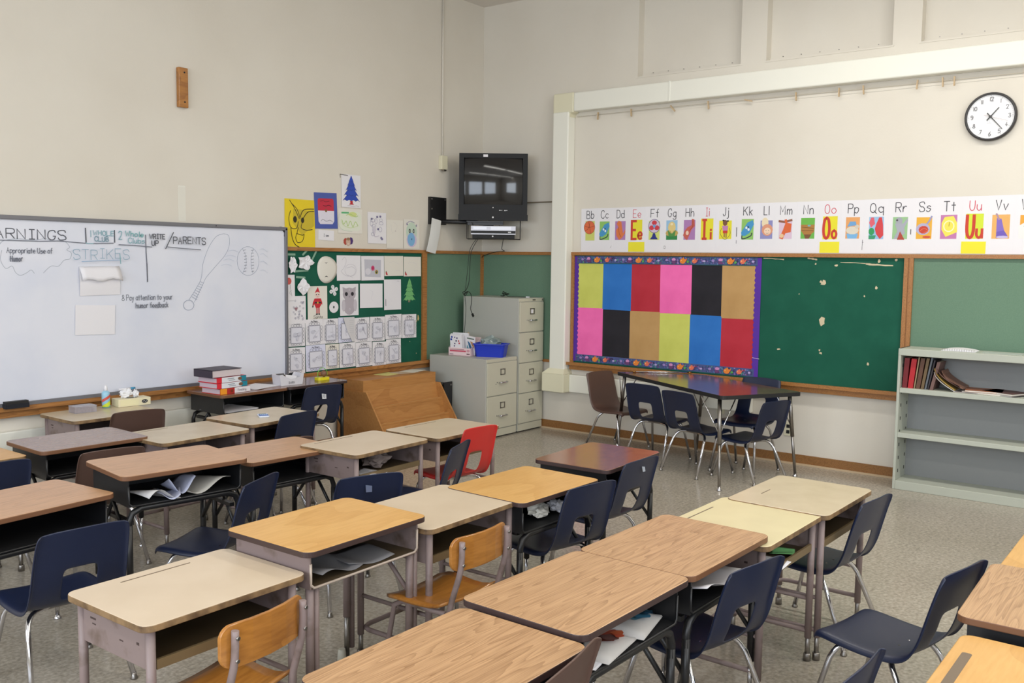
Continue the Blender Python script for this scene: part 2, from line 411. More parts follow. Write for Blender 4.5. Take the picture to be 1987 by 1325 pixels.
def sheet(wd, ht, t=0.0008, bulge=0.0, roll=0.0, n=6, m=6):
    """paper in XZ, centre at the origin; front at -Y"""
    mb = MB(); vs = []
    for side in (0, 1):
        for j in range(m+1):
            for i in range(n+1):
                u, v = i/n, j/m
                y = -bulge*math.sin(PI*v)*(0.6+0.4*math.sin(PI*u)) - roll*(1-v)**3
                vs.append(((u-.5)*wd, y-(t if side == 0 else 0), (v-.5)*ht))
    S = (n+1)*(m+1); rim = []; sm = bulge > 0 or roll > 0
    q = [[j*(n+1)+i, j*(n+1)+i+1, (j+1)*(n+1)+i+1, (j+1)*(n+1)+i] for j in range(m) for i in range(n)]
    mb.add(vs[:S], q, 0, sm); mb.add(vs[S:], [f[::-1] for f in q], 0, sm)
    for i in range(n):
        rim.append([i, S+i, S+i+1, i+1]); a = m*(n+1)+i; rim.append([a, a+1, S+a+1, S+a])
    for j in range(m):
        a = j*(n+1); rim.append([a, a+n+1, S+a+n+1, S+a]); a += n; rim.append([a, S+a, S+a+n+1, a+n+1])
    mb.add(vs, rim, 0, False)
    return mb

# ---------------------------------------------------------------- room shell
XB, YB, HC = -11.0, -10.0, 4.26
struct('floor', MB().box(XB-.1, .12, YB-.1, .12, -.1, 0), M_floor)
struct('ceiling', MB().box(XB-.1, .12, YB-.1, .12, HC, HC+.1), M_ceil)
struct('wall_left', MB().box(XB-.1, .12, 0, .12, 0, HC), M_wall)
# right wall with the recessed, boarded-up upper windows
OP = [(-1.814, -2.84), (-3.044, -4.085), (-4.27, -5.30), (-5.5, -6.53)]; OZ0, OZ1 = 3.357, 4.2
wb = MB()
wb.box(0, .12, YB-.1, 0, 0, OZ0); wb.box(0, .12, YB-.1, 0, OZ1, HC)
edges = [0.0]
for a, b in OP: edges += [a, b]
edges.append(YB-.1)
for i in range(0, len(edges), 2): wb.box(0, .12, edges[i+1], edges[i], OZ0, OZ1)
struct('wall_right', wb, M_wall)
for k, (a, b) in enumerate(OP):
    f = MB(); t = .012
    f.box(.0, .10, a-t, a, OZ0, OZ1); f.box(0, .10, b, b+t, OZ0, OZ1)
    f.box(-.004, .10, b, a, OZ0, OZ0+t)
    w_ = struct('window_%d' % (k+1), f, M_wall)
    MB().box(.098, .11, b, a, OZ0, OZ1).build('cover_panel', M_wall, w_)
    MB().box(.084, .098, b+.012, a-.012, OZ0+.012, OZ0+.045).build('bottom_stop', M_wall, w_)
    nb = MB()
    for j in range(6):
        y = a-.12-j*.155
        if y > b+.05: nb.tube([(.092, y, OZ0+.052), (.099, y, OZ0+.052)], .004, 6)
    nb.build('nail_heads', M_steel, w_)
# back walls with their daylight openings (behind the camera)
bk = MB(); WX = [(-2.4, 1.9), (-5.0, 1.9), (-7.6, 1.9)]
bk.box(XB-.1, XB, YB-.1, .1, 0, 1.25); bk.box(XB-.1, XB, YB-.1, .1, 3.35, HC)
ys = sorted([v for y, s_ in WX for v in (y-s_/2, y+s_/2)]); ys = [YB-.1]+ys+[.1]
for i in range(0, len(ys), 2): bk.box(XB-.1, XB, ys[i], ys[i+1], 1.25, 3.35)
struct('wall_back', bk, M_wall)
struct('wall_near', MB().box(XB-.1, .1, YB-.1, YB, 0, HC), M_wall)
for k, (y, s_) in enumerate(WX):
    f = MB()
    for q in (-s_/2, -.02, s_/2-.04): f.box(XB-.06, XB+.02, y+q, y+q+.04, 1.25, 3.35)
    for z in (1.25, 2.28, 3.31): f.box(XB-.06, XB+.02, y-s_/2, y+s_/2, z, z+.04)
    struct('window_%d' % (5+k), f, M_trimw)
# ceiling fixtures of the three fluorescent rows
for i, (x, p) in enumerate(ROWS):
    for j, y in enumerate(FY):
        t = thing('ceiling_light', 'white fluorescent strip fixture, %s of the ceiling row %s' % (('front one', 'middle one', 'rear one')[j], ('near the right wall', 'in the middle of the room', 'at the back of the room')[i]), 'lamp', (x, y, 0), group='fluorescent strip fixtures')
        MB().box(-.09, .09, -1.15, 1.15, 4.13, 4.20).build('housing', M_trimw, t)
        MB().box(-.01, .01, -.8, -.78, 4.2, HC).box(-.01, .01, .78, .8, 4.2, HC).build('hanger', M_steel, t)

# oak rails, chalk trays, baseboards, dividers
def trim(n, mb, m=M_rail, label=None): return struct('trim_%d' % n, mb, m, label)
trim(1, MB().box(-2.59, -.001, -.032, 0, 1.735, 1.765).box(XB, -5.08, -.032, 0, 1.735, 1.765))                                   # top rail, left wall
trim(2, MB().box(-.032, 0, -.956, -.0, 1.735, 1.765).box(-.032, 0, YB, -1.149, 1.735, 1.765))
tl = MB().box(-6.2, -.80, -.088, 0, .668, .690).box(-6.2, -.84, -.05, 0, .622, .668)   # chalk trays
tl.box(-6.2, -.80, -.088, -.076, .690, .697)
trim(3, tl)
tr = MB().box(-.088, 0, YB, -1.135, .668, .690).box(-.05, 0, YB, -1.165, .622, .668).box(-.088, -.076, YB, -1.135, .690, .697)
trim(4, tr)
trim(5, MB().box(-.02, 0, -.95, 0, .668, .695).box(-.79, 0, -.02, 0, .668, .695))
trim(6, MB().box(-.935, -.876, -.03, 0, .69, 1.735))
trim(7, MB().box(-.036, -.0, -.036, .0, .69, 1.735))
trim(8, MB().box(-.03, 0, -1.186, -1.155, .69, 1.735))
trim(9, MB().box(-.03, 0, -4.276, -4.246, .69, 1.735).box(-.022, 0, -4.286, -4.276, .69, 1.735).box(-.03, 0, -4.314, -4.286, .69, 1.735))
struct('baseboard_left', MB().box(XB, 0, -.015, 0, 0, .084).box(XB, 0, -.028, -.015, 0, .018), M_base)
bb = struct('baseboard_right', MB().box(-.015, 0, YB, 0, .014, .084), M_base)
MB().box(-.03, 0, YB, 0, 0, .014).build('shoe_moulding', mat('tan_shoe_moulding', (196, 172, 140), .5), bb)
# green boards between the rails
def board(name, label, mb, m): return tag(mb.build(name, m), label, 'board')
board('chalkboard', 'dark green board on the left wall covered with pinned drawings', MB().box(-2.60, -.935, -.010, 0, .69, 1.735), M_boardD)
board('chalkboard', 'sage green board left of the room corner behind the hanging cable', MB().box(-.876, -.036, -.010, 0, .69, 1.735), M_boardS)
board('chalkboard', 'sage green board between room corner and white wall channel', MB().box(-.010, 0, -.968, -.036, .69, 1.735), M_boardS)
board('chalkboard', 'narrow sage green board strip right of the white wall channel', MB().box(-.010, 0, -1.155, -1.12, .69, 1.735), M_boardS)
bd = board('chalkboard', 'dark green board with peeled paint behind the coloured paper display', MB().box(-.010, 0, -4.246, -1.186, .69, 1.735), M_boardD)
board('chalkboard', 'sage green board above the grey steel bookcase', MB().box(-.010, 0, YB, -4.314, .69, 1.735), M_boardS)

def on_left(x, z, d=0.0): return (x, -d, z)
def on_right(u, z, d=0.0): return (-d, -u, z)
RZR = R(-90)
# peeled paint and tape scraps of the big dark board (local x = -world y)
rnd = random.Random(5); chip = (206, 190, 158)
def patch(pts):
    q = Art(.0105); q.poly(pts, chip); o = q.build('paint_patch', bd); o.rotation_euler = (0, 0, RZR)
for u, z, s_ in [(3.62, 1.525, .022), (3.60, 1.535, .012), (3.62, 1.212, .030), (4.04, 1.50, .015), (3.95, 1.43, .008), (3.42, 1.43, .005), (3.62, .95, .017), (3.61, .975, .009), (4.0, .89, .011), (3.26, .96, .017), (3.72, 1.67, .017), (4.05, 1.71, .013), (3.55, 1.68, .007), (4.18, 1.72, .010)]:
    patch([(u+s_*rnd.uniform(.5, 1.25)*math.cos(k*2*PI/7), z+(.5 if s_ == .017 else 1.1)*s_*rnd.uniform(.5, 1.25)*math.sin(k*2*PI/7)) for k in range(7)])
for u0, u1, z, h_ in [(3.10, 3.28, 1.722, .008), (3.48, 3.56, 1.722, .012), (3.75, 4.02, 1.695, .004), (3.95, 4.16, 1.68, .010), (3.03, 3.08, 1.68, .006)]:
    n = 7; patch([(u0+(u1-u0)*k/n, z-.01*k/n+rnd.uniform(-.003, .002)) for k in range(n+1)]+[(u0+(u1-u0)*k/n, z-.01*k/n+h_+rnd.uniform(-.003, .003)) for k in range(n, -1, -1)])

# white metal raceway on the right wall
rw = MB()
rw.box(-.10, 0, -8.2, -1.19, 3.10, 3.275)
rw2 = MB().box(-.12, 0, -1.149, -.968, .60, 3.10)
t1 = struct('trim_10', rw, M_trimw); bevel(t1, .012, 3)
o = rw2.build('upright_channel', M_trimw, t1); bevel(o, .012, 3)
o = MB().box(-.104, 0, -1.192, -.956, 3.088, 3.280).build('corner_cover', M_trimy, t1); bevel(o, .014, 3)
o = MB().box(-.105, 0, -2.22, -2.20, 3.098, 3.278).build('joint_cover', M_trimw, t1); bevel(o, .004)
# inner quarter round at the channel corner
q = MB().prism([(-1.149, 3.088), (-1.149, 3.05), (-1.155, 3.075), (-1.17, 3.088)], 0, .10, M=Matrix(((0, 0, -1, 0), (1, 0, 0, 0), (0, 1, 0, 0), (0, 0, 0, 1))))
q.build('corner_fillet', M_trimy, t1)
bx = MB().box(-.15, 0, -1.165, -.905, .395, .575)
o = bx.build('base_box', M_trimy, t1); bevel(o, .006)
pb = MB(); P0 = [(-.15, -1.165), (-.15, -.905), (0, -.905), (0, -1.165)]; P1 = [(-.12, -1.149), (-.12, -.968), (0, -.968), (0, -1.149)]
pb.add([(x, y, .575) for x, y in P0]+[(x, y, .625) for x, y in P1], [(0, 1, 5, 4), (1, 2, 6, 5), (3, 0, 4, 7), (4, 5, 6, 7), (2, 3, 7, 6), (3, 2, 1, 0)]); pb.build('base_box_neck', M_trimy, t1)
o = MB().box(-.055, 0, -3.05, -1.165, .395, .569).build('low_channel', M_trimw, t1); bevel(o, .008)
t2 = struct('trim_11', MB().box(-6.3, -4.58, -.05, 0, .385, .530).box(-4.1, -2.3, -.05, 0, .385, .530), M_trimw); bevel(t2, .008)
# thin conduits
cd = MB().tube([(-.645, -.012, 2.69), (-.645, -.012, HC)], .009, 8)
t3 = struct('trim_12', cd, M_wall)
o = MB().box(-.685, -.60, -.045, 0, 2.56, 2.695).build('outlet_box', M_trimy, t3); bevel(o, .004)
o = MB().box(-.66, -.625, -.05, -.02, 2.545, 2.56).build('box_knockout', M_steel, t3)
struct('trim_13', MB().box(-.02, 0, -.955, -.43, 2.252, 2.264).box(-.02, 0, -.43, -.0, 2.254, 2.262), mat('dusty_conduit', (120, 108, 90), .6))
# wall outlets low on the right wall
for yy, zz, lb in ((-2.752, .41, 'small wall outlet with dark sockets seen under the black table'), (-3.37, .29, 'ivory wall outlet low on the wall behind the right table leg')):
    t = thing('wall_outlet', lb, 'outlet', (0, yy, zz))
    o = MB().box(-.008, 0, -.036, .036, -.058, .058).build('plate', M_trimy, t); bevel(o, .002)
    MB().box(-.011, -.006, -.014, .014, .010, .038).box(-.011, -.006, -.014, .014, -.038, -.010).build('socket', M_rubber, t)
# wooden block high on the left wall and pale unpainted patch below it
t = thing('wooden_block', 'small wooden mounting block screwed high on the left wall', 'bracket', (-3.531, 0, 2.918))
o = MB().box(-.040, .040, -.035, 0, -.145, .145).build('block', M_ply, t, rot=(0, 0, 0)); bevel(o, .006)
for z in (.11, -.105): MB().tube([(.008, -.037, z), (.008, -.034, z)], .007, 8).build('screw', M_rubber, t)
o = Art(.0006).rect(-.03, .03, -.13, .13, (226, 224, 214)).rect(-.027, .027, -.126, .12, (222, 219, 208)).build('unpainted_patch', None, loc=(-3.54, 0, 2.072))
tag(o, 'pale unpainted vertical strip on the left wall above the whiteboard', 'patch')

# ---------------------------------------------------------------- desks
TW, TD = .61, .457
def top_mb(th=.02, r=.038, w=TW, d=TD):
    return MB().prism(rrect(-w/2, w/2, -d/2, d/2, r, 6), -th, 0, 0, 1, smooth=False)
def leg_mb(h, r=.0135, ins=.12, rest=0):
    return MB().tube([(0, 0, ins), (0, 0, h)], r, 12)
def insert_mb(ins, r=.0105):
    return MB().tube([(0, 0, .012), (0, 0, ins+.02)], r, 10)
def glide_mb(): return MB().lathe([(.017, 0), (.018, .006), (.011, .013), (.009, .022)], 12)
def box_mb(w, d, hb, t=.006, lip=False, back=True):
    m = MB(); 
    m.box(-w/2, -w/2+t, -d/2, d/2, -hb, 0); m.box(w/2-t, w/2, -d/2, d/2, -hb, 0)
    m.box(-w/2+t, w/2-t, d/2-t, d/2, -hb, 0)
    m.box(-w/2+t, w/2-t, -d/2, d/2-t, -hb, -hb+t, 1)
    if lip: m.tube([(-w/2+.004, -d/2, -.03), (-w/2+.004, -d/2, -hb+.016), (-w/2+.018, -d/2, -hb+.003), (w/2-.018, -d/2, -hb+.003), (w/2-.004, -d/2, -hb+.016), (w/2-.004, -d/2, -.03)], .005, 6, 2)
    return m
DESKS = {}
def desk(key, kind, x, y, deg, z, topm, label, edge=None, groove=None, w=TW, ins=None):
    t = thing('student_desk', label, 'desk', (x, y, 0), R(deg), 'student desks')
    th = .022
    if edge is None: edge = {'beige': M_edge, 'black': M_edgew, 'ped': M_edged}[kind]
    zk = round(z, 3)
    o = part(('top', w), 'tabletop', lambda: top_mb(th, w=w), [topm, edge], t, (0, 0, zk)); bevel(o, .003, 2)
    if kind == 'beige':
        bw, bd_, hb = .535, .385, .13; zb = zk-th
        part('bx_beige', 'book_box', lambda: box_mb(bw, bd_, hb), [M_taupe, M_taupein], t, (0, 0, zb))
        fr = MB().box(-bw/2+.02, bw/2-.02, -bd_/2-.004, -bd_/2+.006, -hb, -hb+.03)
        part('lip_beige', 'front_lip', lambda: fr, [mat('worn_lip', (112, 94, 66), .5)], t, (0, 0, zb))
        hl = zb-.002; i_ = .10 if ins is None else ins; lx, ly = bw/2-.004, bd_/2-.002; r = .0145
        for sx, sy in ((-1, -1), (1, -1), (-1, 1), (1, 1)):
            o = part(('leg_beige', round(hl, 3), i_), 'leg', lambda: leg_mb(hl, r, i_), M_taupe, t, (sx*lx, sy*ly, 0))
            part(('ins_beige', i_), 'leg_insert', lambda: insert_mb(i_).lathe([(.016, 0), (.016, .03), (.0135, .034)], 12), M_steel, o)
        for sx in (-1, 1):
            part('str_u', 'side_stretcher', lambda: MB().tube([(0, -ly, .27), (0, ly, .27)], .009, 8), M_taupe, t, (sx*lx, 0, 0))
        k = .05
        part('foot_u', 'foot_rail', lambda: MB().tube([(-lx, -ly, .13), (-lx, ly-k, .13), (-lx+.012, ly-.015, .13), (-lx+k, ly, .13), (lx-k, ly, .13), (lx-.012, ly-.015, .13), (lx, ly-k, .13), (lx, -ly, .13)], .0105, 8), M_taupe, t)
        # small dents and chips of the painted sides
        ch = MB()
        for yy, zz, a_, b_ in ((.12, -.045, .016, .003), (.115, -.062, .01, .002), (-.13, -.062, .007, .004), (-.04, -.075, .01, .002)):
            ch.box(-bw/2-.0006, -bw/2+.001, yy-a_, yy+a_, zz-b_, zz+b_)
        part('chips', 'paint_chip', lambda: ch, [mat('rust_chip', (70, 54, 50), .7)], t, (0, 0, zb))
    elif kind == 'black':
        bw, bd_, hb = .545, .40, .125; zb = zk-th
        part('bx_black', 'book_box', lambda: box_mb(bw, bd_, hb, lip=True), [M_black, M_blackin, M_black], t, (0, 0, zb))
        zr = zb-hb-.014; lx, ly = bw/2-.008, bd_/2-.015; k = .055; i_ = .17 if ins is None else ins
        for sy in (-1, 1):
            part(('rail', round(zr, 3)), 'frame_rail', lambda: MB().tube([(-lx, 0, zr-.10), (-lx, 0, zr-k), (-lx+.015, 0, zr-.018), (-lx+k, 0, zr), (lx-k, 0, zr), (lx-.015, 0, zr-.018), (lx, 0, zr-k), (lx, 0, zr-.10)], .0145, 10), M_black, t, (0, sy*ly, 0))
        for sx, sy in ((-1, -1), (1, -1), (-1, 1), (1, 1)):
            o = part(('leg_black', round(zr, 3), i_), 'leg', lambda: leg_mb(zr-.07, .0145, i_), M_black, t, (sx*lx, sy*ly, 0))
            o2 = part(('ins_black', i_), 'leg_insert', lambda: insert_mb(i_, .0095), M_chrome, o)
            part('glide_b', 'glide', glide_mb, M_chrome, o)
        for sx in (-1, 1):
            for sy in (-1, 1):
                part(('brace', round(zr, 3)), 'brace', lambda: MB().tube([(0, 0, zr+.008), (0, ly-.006, zr-.20)], .009, 8), M_black, t, (sx*(lx-.004), 0, 0), (0, 0, 0 if sy > 0 else PI))
            part('slide%d' % sx, 'box_bracket', lambda: MB().box(-.012, .012, -.16, .16, zr-.002, zb-hb+.002), M_black, t, (sx*(lx-.02), 0, 0))
    else:  # taupe book box with rounded lip on slim double legs
        bw, bd_, hb = .545, .40, .12; zb = zk-th
        part('bx_ped', 'book_box', lambda: box_mb(bw, bd_, hb, lip=True), [M_taupe, M_taupein, mat('taupe_lip', (176, 160, 146), .4)], t, (0, 0, zb))
        zr = zb-hb; lx, ly = bw/2-.02, bd_/2-.025
        for sx, sy in ((-1, -1), (1, -1), (-1, 1), (1, 1)):
            o = part(('leg_ped', round(zr, 3)), 'leg', lambda: MB().tube([(0, 0, .20), (0, 0, zr)], .015, 12), M_taupe, t, (sx*lx, sy*ly, 0))
            part('ins_ped', 'leg_insert', lambda: MB().tube([(0, 0, .03), (0, 0, .22)], .0115, 12), M_steel, o)
            part('glide_b', 'glide', glide_mb, M_chrome, o)
            part('sleeve', 'second_tube', lambda: MB().tube([(.028, 0, .06), (.028, 0, zr)], .012, 10) if sx < 0 else MB().tube([(-.028, 0, .06), (-.028, 0, zr)], .012, 10), M_taupe, o)
            part('cap%d' % sx, 'foot_cap', lambda: MB().lathe([(.020, 0), (.018, .05), (.014, .07)], 12, (-.028*sx, 0, 0)), mat('pale_rubber', (188, 184, 170), .6), o)
        for sx in (-1, 1):
            for sy in (-1, 1):
                part(('braceP', round(zr, 3)), 'brace', lambda: MB().tube([(0, 0, zr), (0, ly-.004, zr-.16)], .009, 8), M_taupe, t, (sx*lx, 0, 0), (0, 0, 0 if sy > 0 else PI))
    if groove:
        x0, x1, yy, hw = groove
        MB().prism(rrect(x0, x1, yy-hw, yy+hw, hw*.6, 3), zk-.0005, zk+.0006).build('pencil_groove', mat('groove_dark', (112, 96, 78), .6), t)
    DESKS[key] = (x, y, R(deg), zk, t)
    return t
GR = (-.14, .12, .178, .003)
desk('D1', 'beige', -5.888, -3.609, .6, .611, M_cream, 'cream desk in the lower left foreground with a wooden chair pushed in', groove=GR)
desk('D2', 'ped', -5.294, -3.615, 1.0, .686, M_maple, 'tall yellow maple-topped desk with purple-brown edge overlapping the foreground cream desk')
desk('D3', 'beige', -4.699, -3.621, 1.2, .632, M_cream, 'cream desk with wooden chair, between two yellow maple-topped desks')
desk('D4', 'black', -4.150, -3.680, -1.2, .636, M_maple, 'yellow maple-topped desk with crumpled paper inside its black book box', edge=M_edged)
desk('D5', 'black', -3.346, -3.584, 2.5, .627, M_walnut, 'dark reddish walnut-topped desk at the end of the middle row', edge=M_edged)
desk('O1', 'black', -5.860, -4.716, 0, .645, M_oak, 'oak-topped desk cut by the bottom edge, behind the brown chair back', edge=M_edged, w=.63)
desk('O2', 'black', -5.216, -4.692, -1.0, .657, M_oak, 'oak-topped desk with painted books inside, middle of the three joined foreground oak desks', edge=M_edged, w=.63)
desk('O3', 'black', -4.584, -4.703, -1.0, .657, M_oak, 'oak-topped desk with torn paper inside, beside the pale yellow desk', edge=M_edgew, w=.63)
desk('C1', 'beige', -4.058, -4.734, -.3, .633, M_ivory, 'pale yellow desk with scuffed top between oak desk and beige desk', groove=(-.17, .10, .185, .003))
desk('C2', 'beige', -3.499, -4.766, -.6, .638, M_beige, 'plain beige desk at the far end of the foreground row, navy chair in front', groove=(-.12, -.02, .14, .0025))
desk('OR', 'black', -4.405, -5.897, 1.4, .662, M_oak, 'oak-topped desk cut by the right edge, beside the loose navy chair')
desk('MR', 'beige', -5.065, -5.935, 0, .630, M_maple, 'yellow maple-topped desk with wide grey pencil groove at the bottom right corner', groove=(-.12, .16, .185, .013))
desk('MX', 'beige', -3.78, -5.90, 0, .632, M_maple, 'yellow desk corner at the right edge, just behind the cut-off oak desk')
desk('A1', 'beige', -4.420, -.385, 0, .645, M_beige, 'beige desk under the whiteboard carrying the tissue box and spray bottle')
desk('A2', 'black', -4.976, -1.151, -1.5, .645, M_taupetop, 'glare-greyed brown desk at the far left, in front of the whiteboard desk')
desk('A3', 'beige', -4.420, -1.348, 1.0, .632, M_beige, 'beige desk right of the greyish brown desk, near the brown chair', groove=(-.2, .0, .185, .003))
desk('A4', 'black', -5.134, -2.289, -8, .712, M_oakl, 'oak-topped desk with loose papers spilling inside its black book box')
desk('A5', 'black', -4.345, -2.085, -3.6, .615, M_oakl, 'oak-topped desk with empty black book box right of the paper-filled desk')
desk('A6', 'black', -5.809, -2.255, 5.0, .645, M_oakl, 'oak-topped desk cut by the left edge, behind the large navy chair')
desk('A7', 'beige', -5.62, -1.06, 0, .620, M_maple, 'yellow desk corner at the left edge in front of the whiteboard')
desk('B1', 'beige', -3.727, -1.188, 4, .626, M_beige, 'beige desk with a small blue calculator on it')
desk('B2', 'beige', -3.925, -2.370, 2, .628, M_cream, 'cream desk with papers inside, left of the red chair\'s desk', groove=(-.22, .08, .185, .0025))
desk('B3', 'beige', -3.225, -2.345, 0, .614, M_cream, 'cream desk with the red chair, in front of the filing cabinets', groove=(-.16, .13, .185, .0025))
desk('W1', 'black', -3.305, -.330, 0, .680, M_walnut, 'dark brown desk against the whiteboard carrying the stacked textbooks')
desk('W2', 'black', -2.690, -.330, -1, .680, M_darktop, 'dark desk against the wall carrying the white paper holder and yellow toy', edge=M_edged)

# ---------------------------------------------------------------- chairs
def shell_mb(H, hole=True, w=1.0, backh=.31, shin=1.0):
    # side profile (y, z, half width) from the seat front lip to the top of the back
    prof = [(.185, -.030, .165), (.181, -.010, .178), (.158, .000, .188), (.09, -.006, .194), (.0, -.014, .194), (-.09, -.014, .190), (-.150, -.002, .188),
            (-.183, .030, .186), (-.196, .072, .184), (-.206, .110, .183), (-.216, .148, .182), (-.230, .200, .180), (-.243, .245, .178), (-.254, .285, .175), (-.259, .303, .170), (-.262, .311, .160)]
    kb = backh/.31
    cols = [-1.0, -.95, -.70, -.34, -.17, 0, .17, .34, .70, .95, 1.0]
    mb = MB(); nc = len(cols)
    for (y, z, hw) in prof:
        back = z > .03
        zz = H+(z*kb if z > 0 else z)
        for c in cols:
            x = c*hw*w
            e = abs(c)
            curve = .020*(1-e*e)                       # seat is dished, back is wrapped
            if back: yy = y-.014*(1-e*e)+.0; z2 = zz - (.010*e**4 if z > .28 else 0)
            else: yy = y; z2 = zz-curve*.6
            if e == 1.0:                               # rolled rim
                if back: yy -= .016; x *= .985
                else: z2 -= .022; x *= .985
            mb.v.append((x, yy, z2))
    skip = set()
    if hole:
        for j in (7, 8, 9):
            for i in (3, 4, 5, 6): skip.add((i, j))
    for j in range(len(prof)-1):
        for i in range(nc-1):
            if (i, j) in skip: continue
            a0 = j*nc+i; mb.f.append([a0, a0+nc, a0+nc+1, a0+1]); mb.mi.append(0); mb.sm.append(True)
    return mb
def shell_mods(o):
    m = o.modifiers.new('thickness', 'SOLIDIFY'); m.thickness = .007; m.offset = 0
    m = o.modifiers.new('smooth', 'SUBSURF'); m.levels = 2; m.render_levels = 2
CH = {}
def chair(mid, deg, H, plastic, label, group='navy plastic chairs', hole=True, backh=.31, w=1.0, sticker=None, top=None):
    """mid = world xy of the middle of the back's top edge; chair faces local +Y"""
    a = R(deg); oy = -.262
    ox, oyw = mid[0]+math.sin(a)*oy*1.0, mid[1]-math.cos(a)*oy
    ox = mid[0]-(-math.sin(a))*oy; 
    t = thing('school_chair', label, 'chair', (mid[0]+oy*math.sin(a), mid[1]-oy*math.cos(a), 0), a, group)
    part(('shell', H, hole, backh, w), 'seat_shell', lambda: shell_mb(H, hole, w, backh), plastic, t, mod=shell_mods)
    zt = H-.034
    for sx in (-1, 1):
        for sy in (-1, 1):
            if sy > 0: P = [(.03*sx, .06, zt+.004), (.115*sx, .085, zt-.004), (.148*sx, .105, zt-.025), (.162*sx, .122, zt-.06), (.195*sx*w, .185, .014)]
            else: P = [(.03*sx, -.07, zt+.004), (.115*sx, -.085, zt-.004), (.148*sx, -.105, zt-.025), (.162*sx, -.130, zt-.06), (.192*sx*w, -.235, .014)]
            o = part(('cleg', H, sx, sy, w), 'leg', lambda: MB().tube(catmull(P[:4], 3)+[P[4]], .0105, 10), M_chrome, t)
            part('cglide', 'glide', lambda: MB().lathe([(.014, 0), (.015, .005), (.011, .012), (.010, .026)], 12), M_steel, o, (P[4][0], P[4][1], 0))
    part(('plate', H), 'seat_bracket', lambda: MB().box(-.13, .13, -.085, -.060, zt-.006, zt+.006).box(-.13, .13, .055, .080, zt-.006, zt+.006), M_steel, t)
    # the bosses that carry the back posts
    if sticker:
        u, v_, s_, c_ = sticker
        art = Art(0); art.poly([(-s_, -s_), (s_*.8, -s_*1.1), (s_, s_*.6), (-s_*.9, s_)], c_)
        if c_[0] > 150 and s_ > .014: art.ring(0, 0, s_*.35, s_*.5, .003, (60, 60, 70), 8)
        o = art.build('sticker', t, 'small pale sticker'); o.rotation_euler = (R(-14), 0, 0); o.location = (u, -.272, H+v_)
    return t
N_ = 'navy plastic stacking chairs'
chair((-5.87, -2.90), -5, .355, M_blue, 'large navy chair left of the foreground cream desk, seat opening visible', N_)
chair((-5.60, -1.55), 0, .36, M_blue, 'navy chair back cut by the left edge in front of the yellow desk', N_)
chair((-4.93, -2.72), 24, .345, M_blue, 'turned navy chair between papers desk and tall maple-topped desk, seat pointing left', N_)
chair((-3.67, -1.47), 6, .36, M_blue, 'navy chair pushed under the calculator desk', N_)
chair((-2.80, -.72), -6, .385, M_blue, 'navy chair with white sticker at the dark desk below the pinned drawings', N_, sticker=(.0, .225, .021, (190, 192, 196)))
chair((-4.58, -3.09), -19, .355, M_blue, 'navy chair seen from behind with faded sticker, between cream and maple-topped desks', N_, sticker=(-.01, .245, .017, (78, 86, 110)))
chair((-3.75, -2.93), 22, .36, M_blue, 'sideways navy chair in front of the red chair', N_)
chair((-3.29, -2.70), -6, .365, M_red, 'bright red plastic chair', 'red chair', w=.84)
chair((-4.05, -3.985), -9, .355, M_blue, 'navy chair pushed under the crumpled-paper desk', N_)
chair((-3.43, -3.89), -2, .355, M_blue, 'navy chair with paper sticker pushed under the reddish walnut desk', N_, sticker=(.02, .255, .014, (150, 156, 166)))
chair((-4.64, -5.03), -10, .355, M_blue, 'navy chair pushed under the oak desk with torn paper', N_)
chair((-3.46, -5.08), -6, .355, M_blue, 'navy chair at the far end beige desk of the foreground row', N_)
chair((-4.24, -5.60), -12, .360, M_blue, 'loose navy chair with its whole seat visible at lower right', N_)
chair((-5.24, -5.565), -2, .355, M_blue, 'navy chair of which only the curved back top shows at the bottom edge', N_)
B_ = 'brown plastic chairs'
chair((-4.38, -.765), -10, .385, M_brown, 'brown chair at the tissue box desk', B_, hole=False)
chair((-5.06, -1.66), -8, .36, M_brown, 'brown chair between greyish brown desk and papers desk', B_, hole=False)
chair((-4.02, -1.80), -10, .295, M_brown, 'low brown chair of which only the top edge shows behind the oak desk', B_, hole=False, backh=.30)
chair((-5.76, -5.02), 10, .395, M_brown, 'brown chair back cut by the bottom edge beside the foreground oak desks', B_, hole=False, w=1.1)
chair((-.29, -1.67), 168, .355, M_brown, 'brown chair at the left end of the black table', B_, hole=False)
chair((-.85, -2.44), -96, .36, M_blue, 'navy chair at the black table, left of the pair seen from behind', N_)
chair((-1.05, -2.87), -106, .36, M_blue, 'navy chair at the black table, right of the pair seen from behind', N_)
chair((-.80, -3.57), -16, .33, M_blue, 'dark navy chair at the right end of the black table', N_)
chair((-.29, -3.235), 85, .43, M_blue, 'taller navy chair on the wall side of the black table', N_)

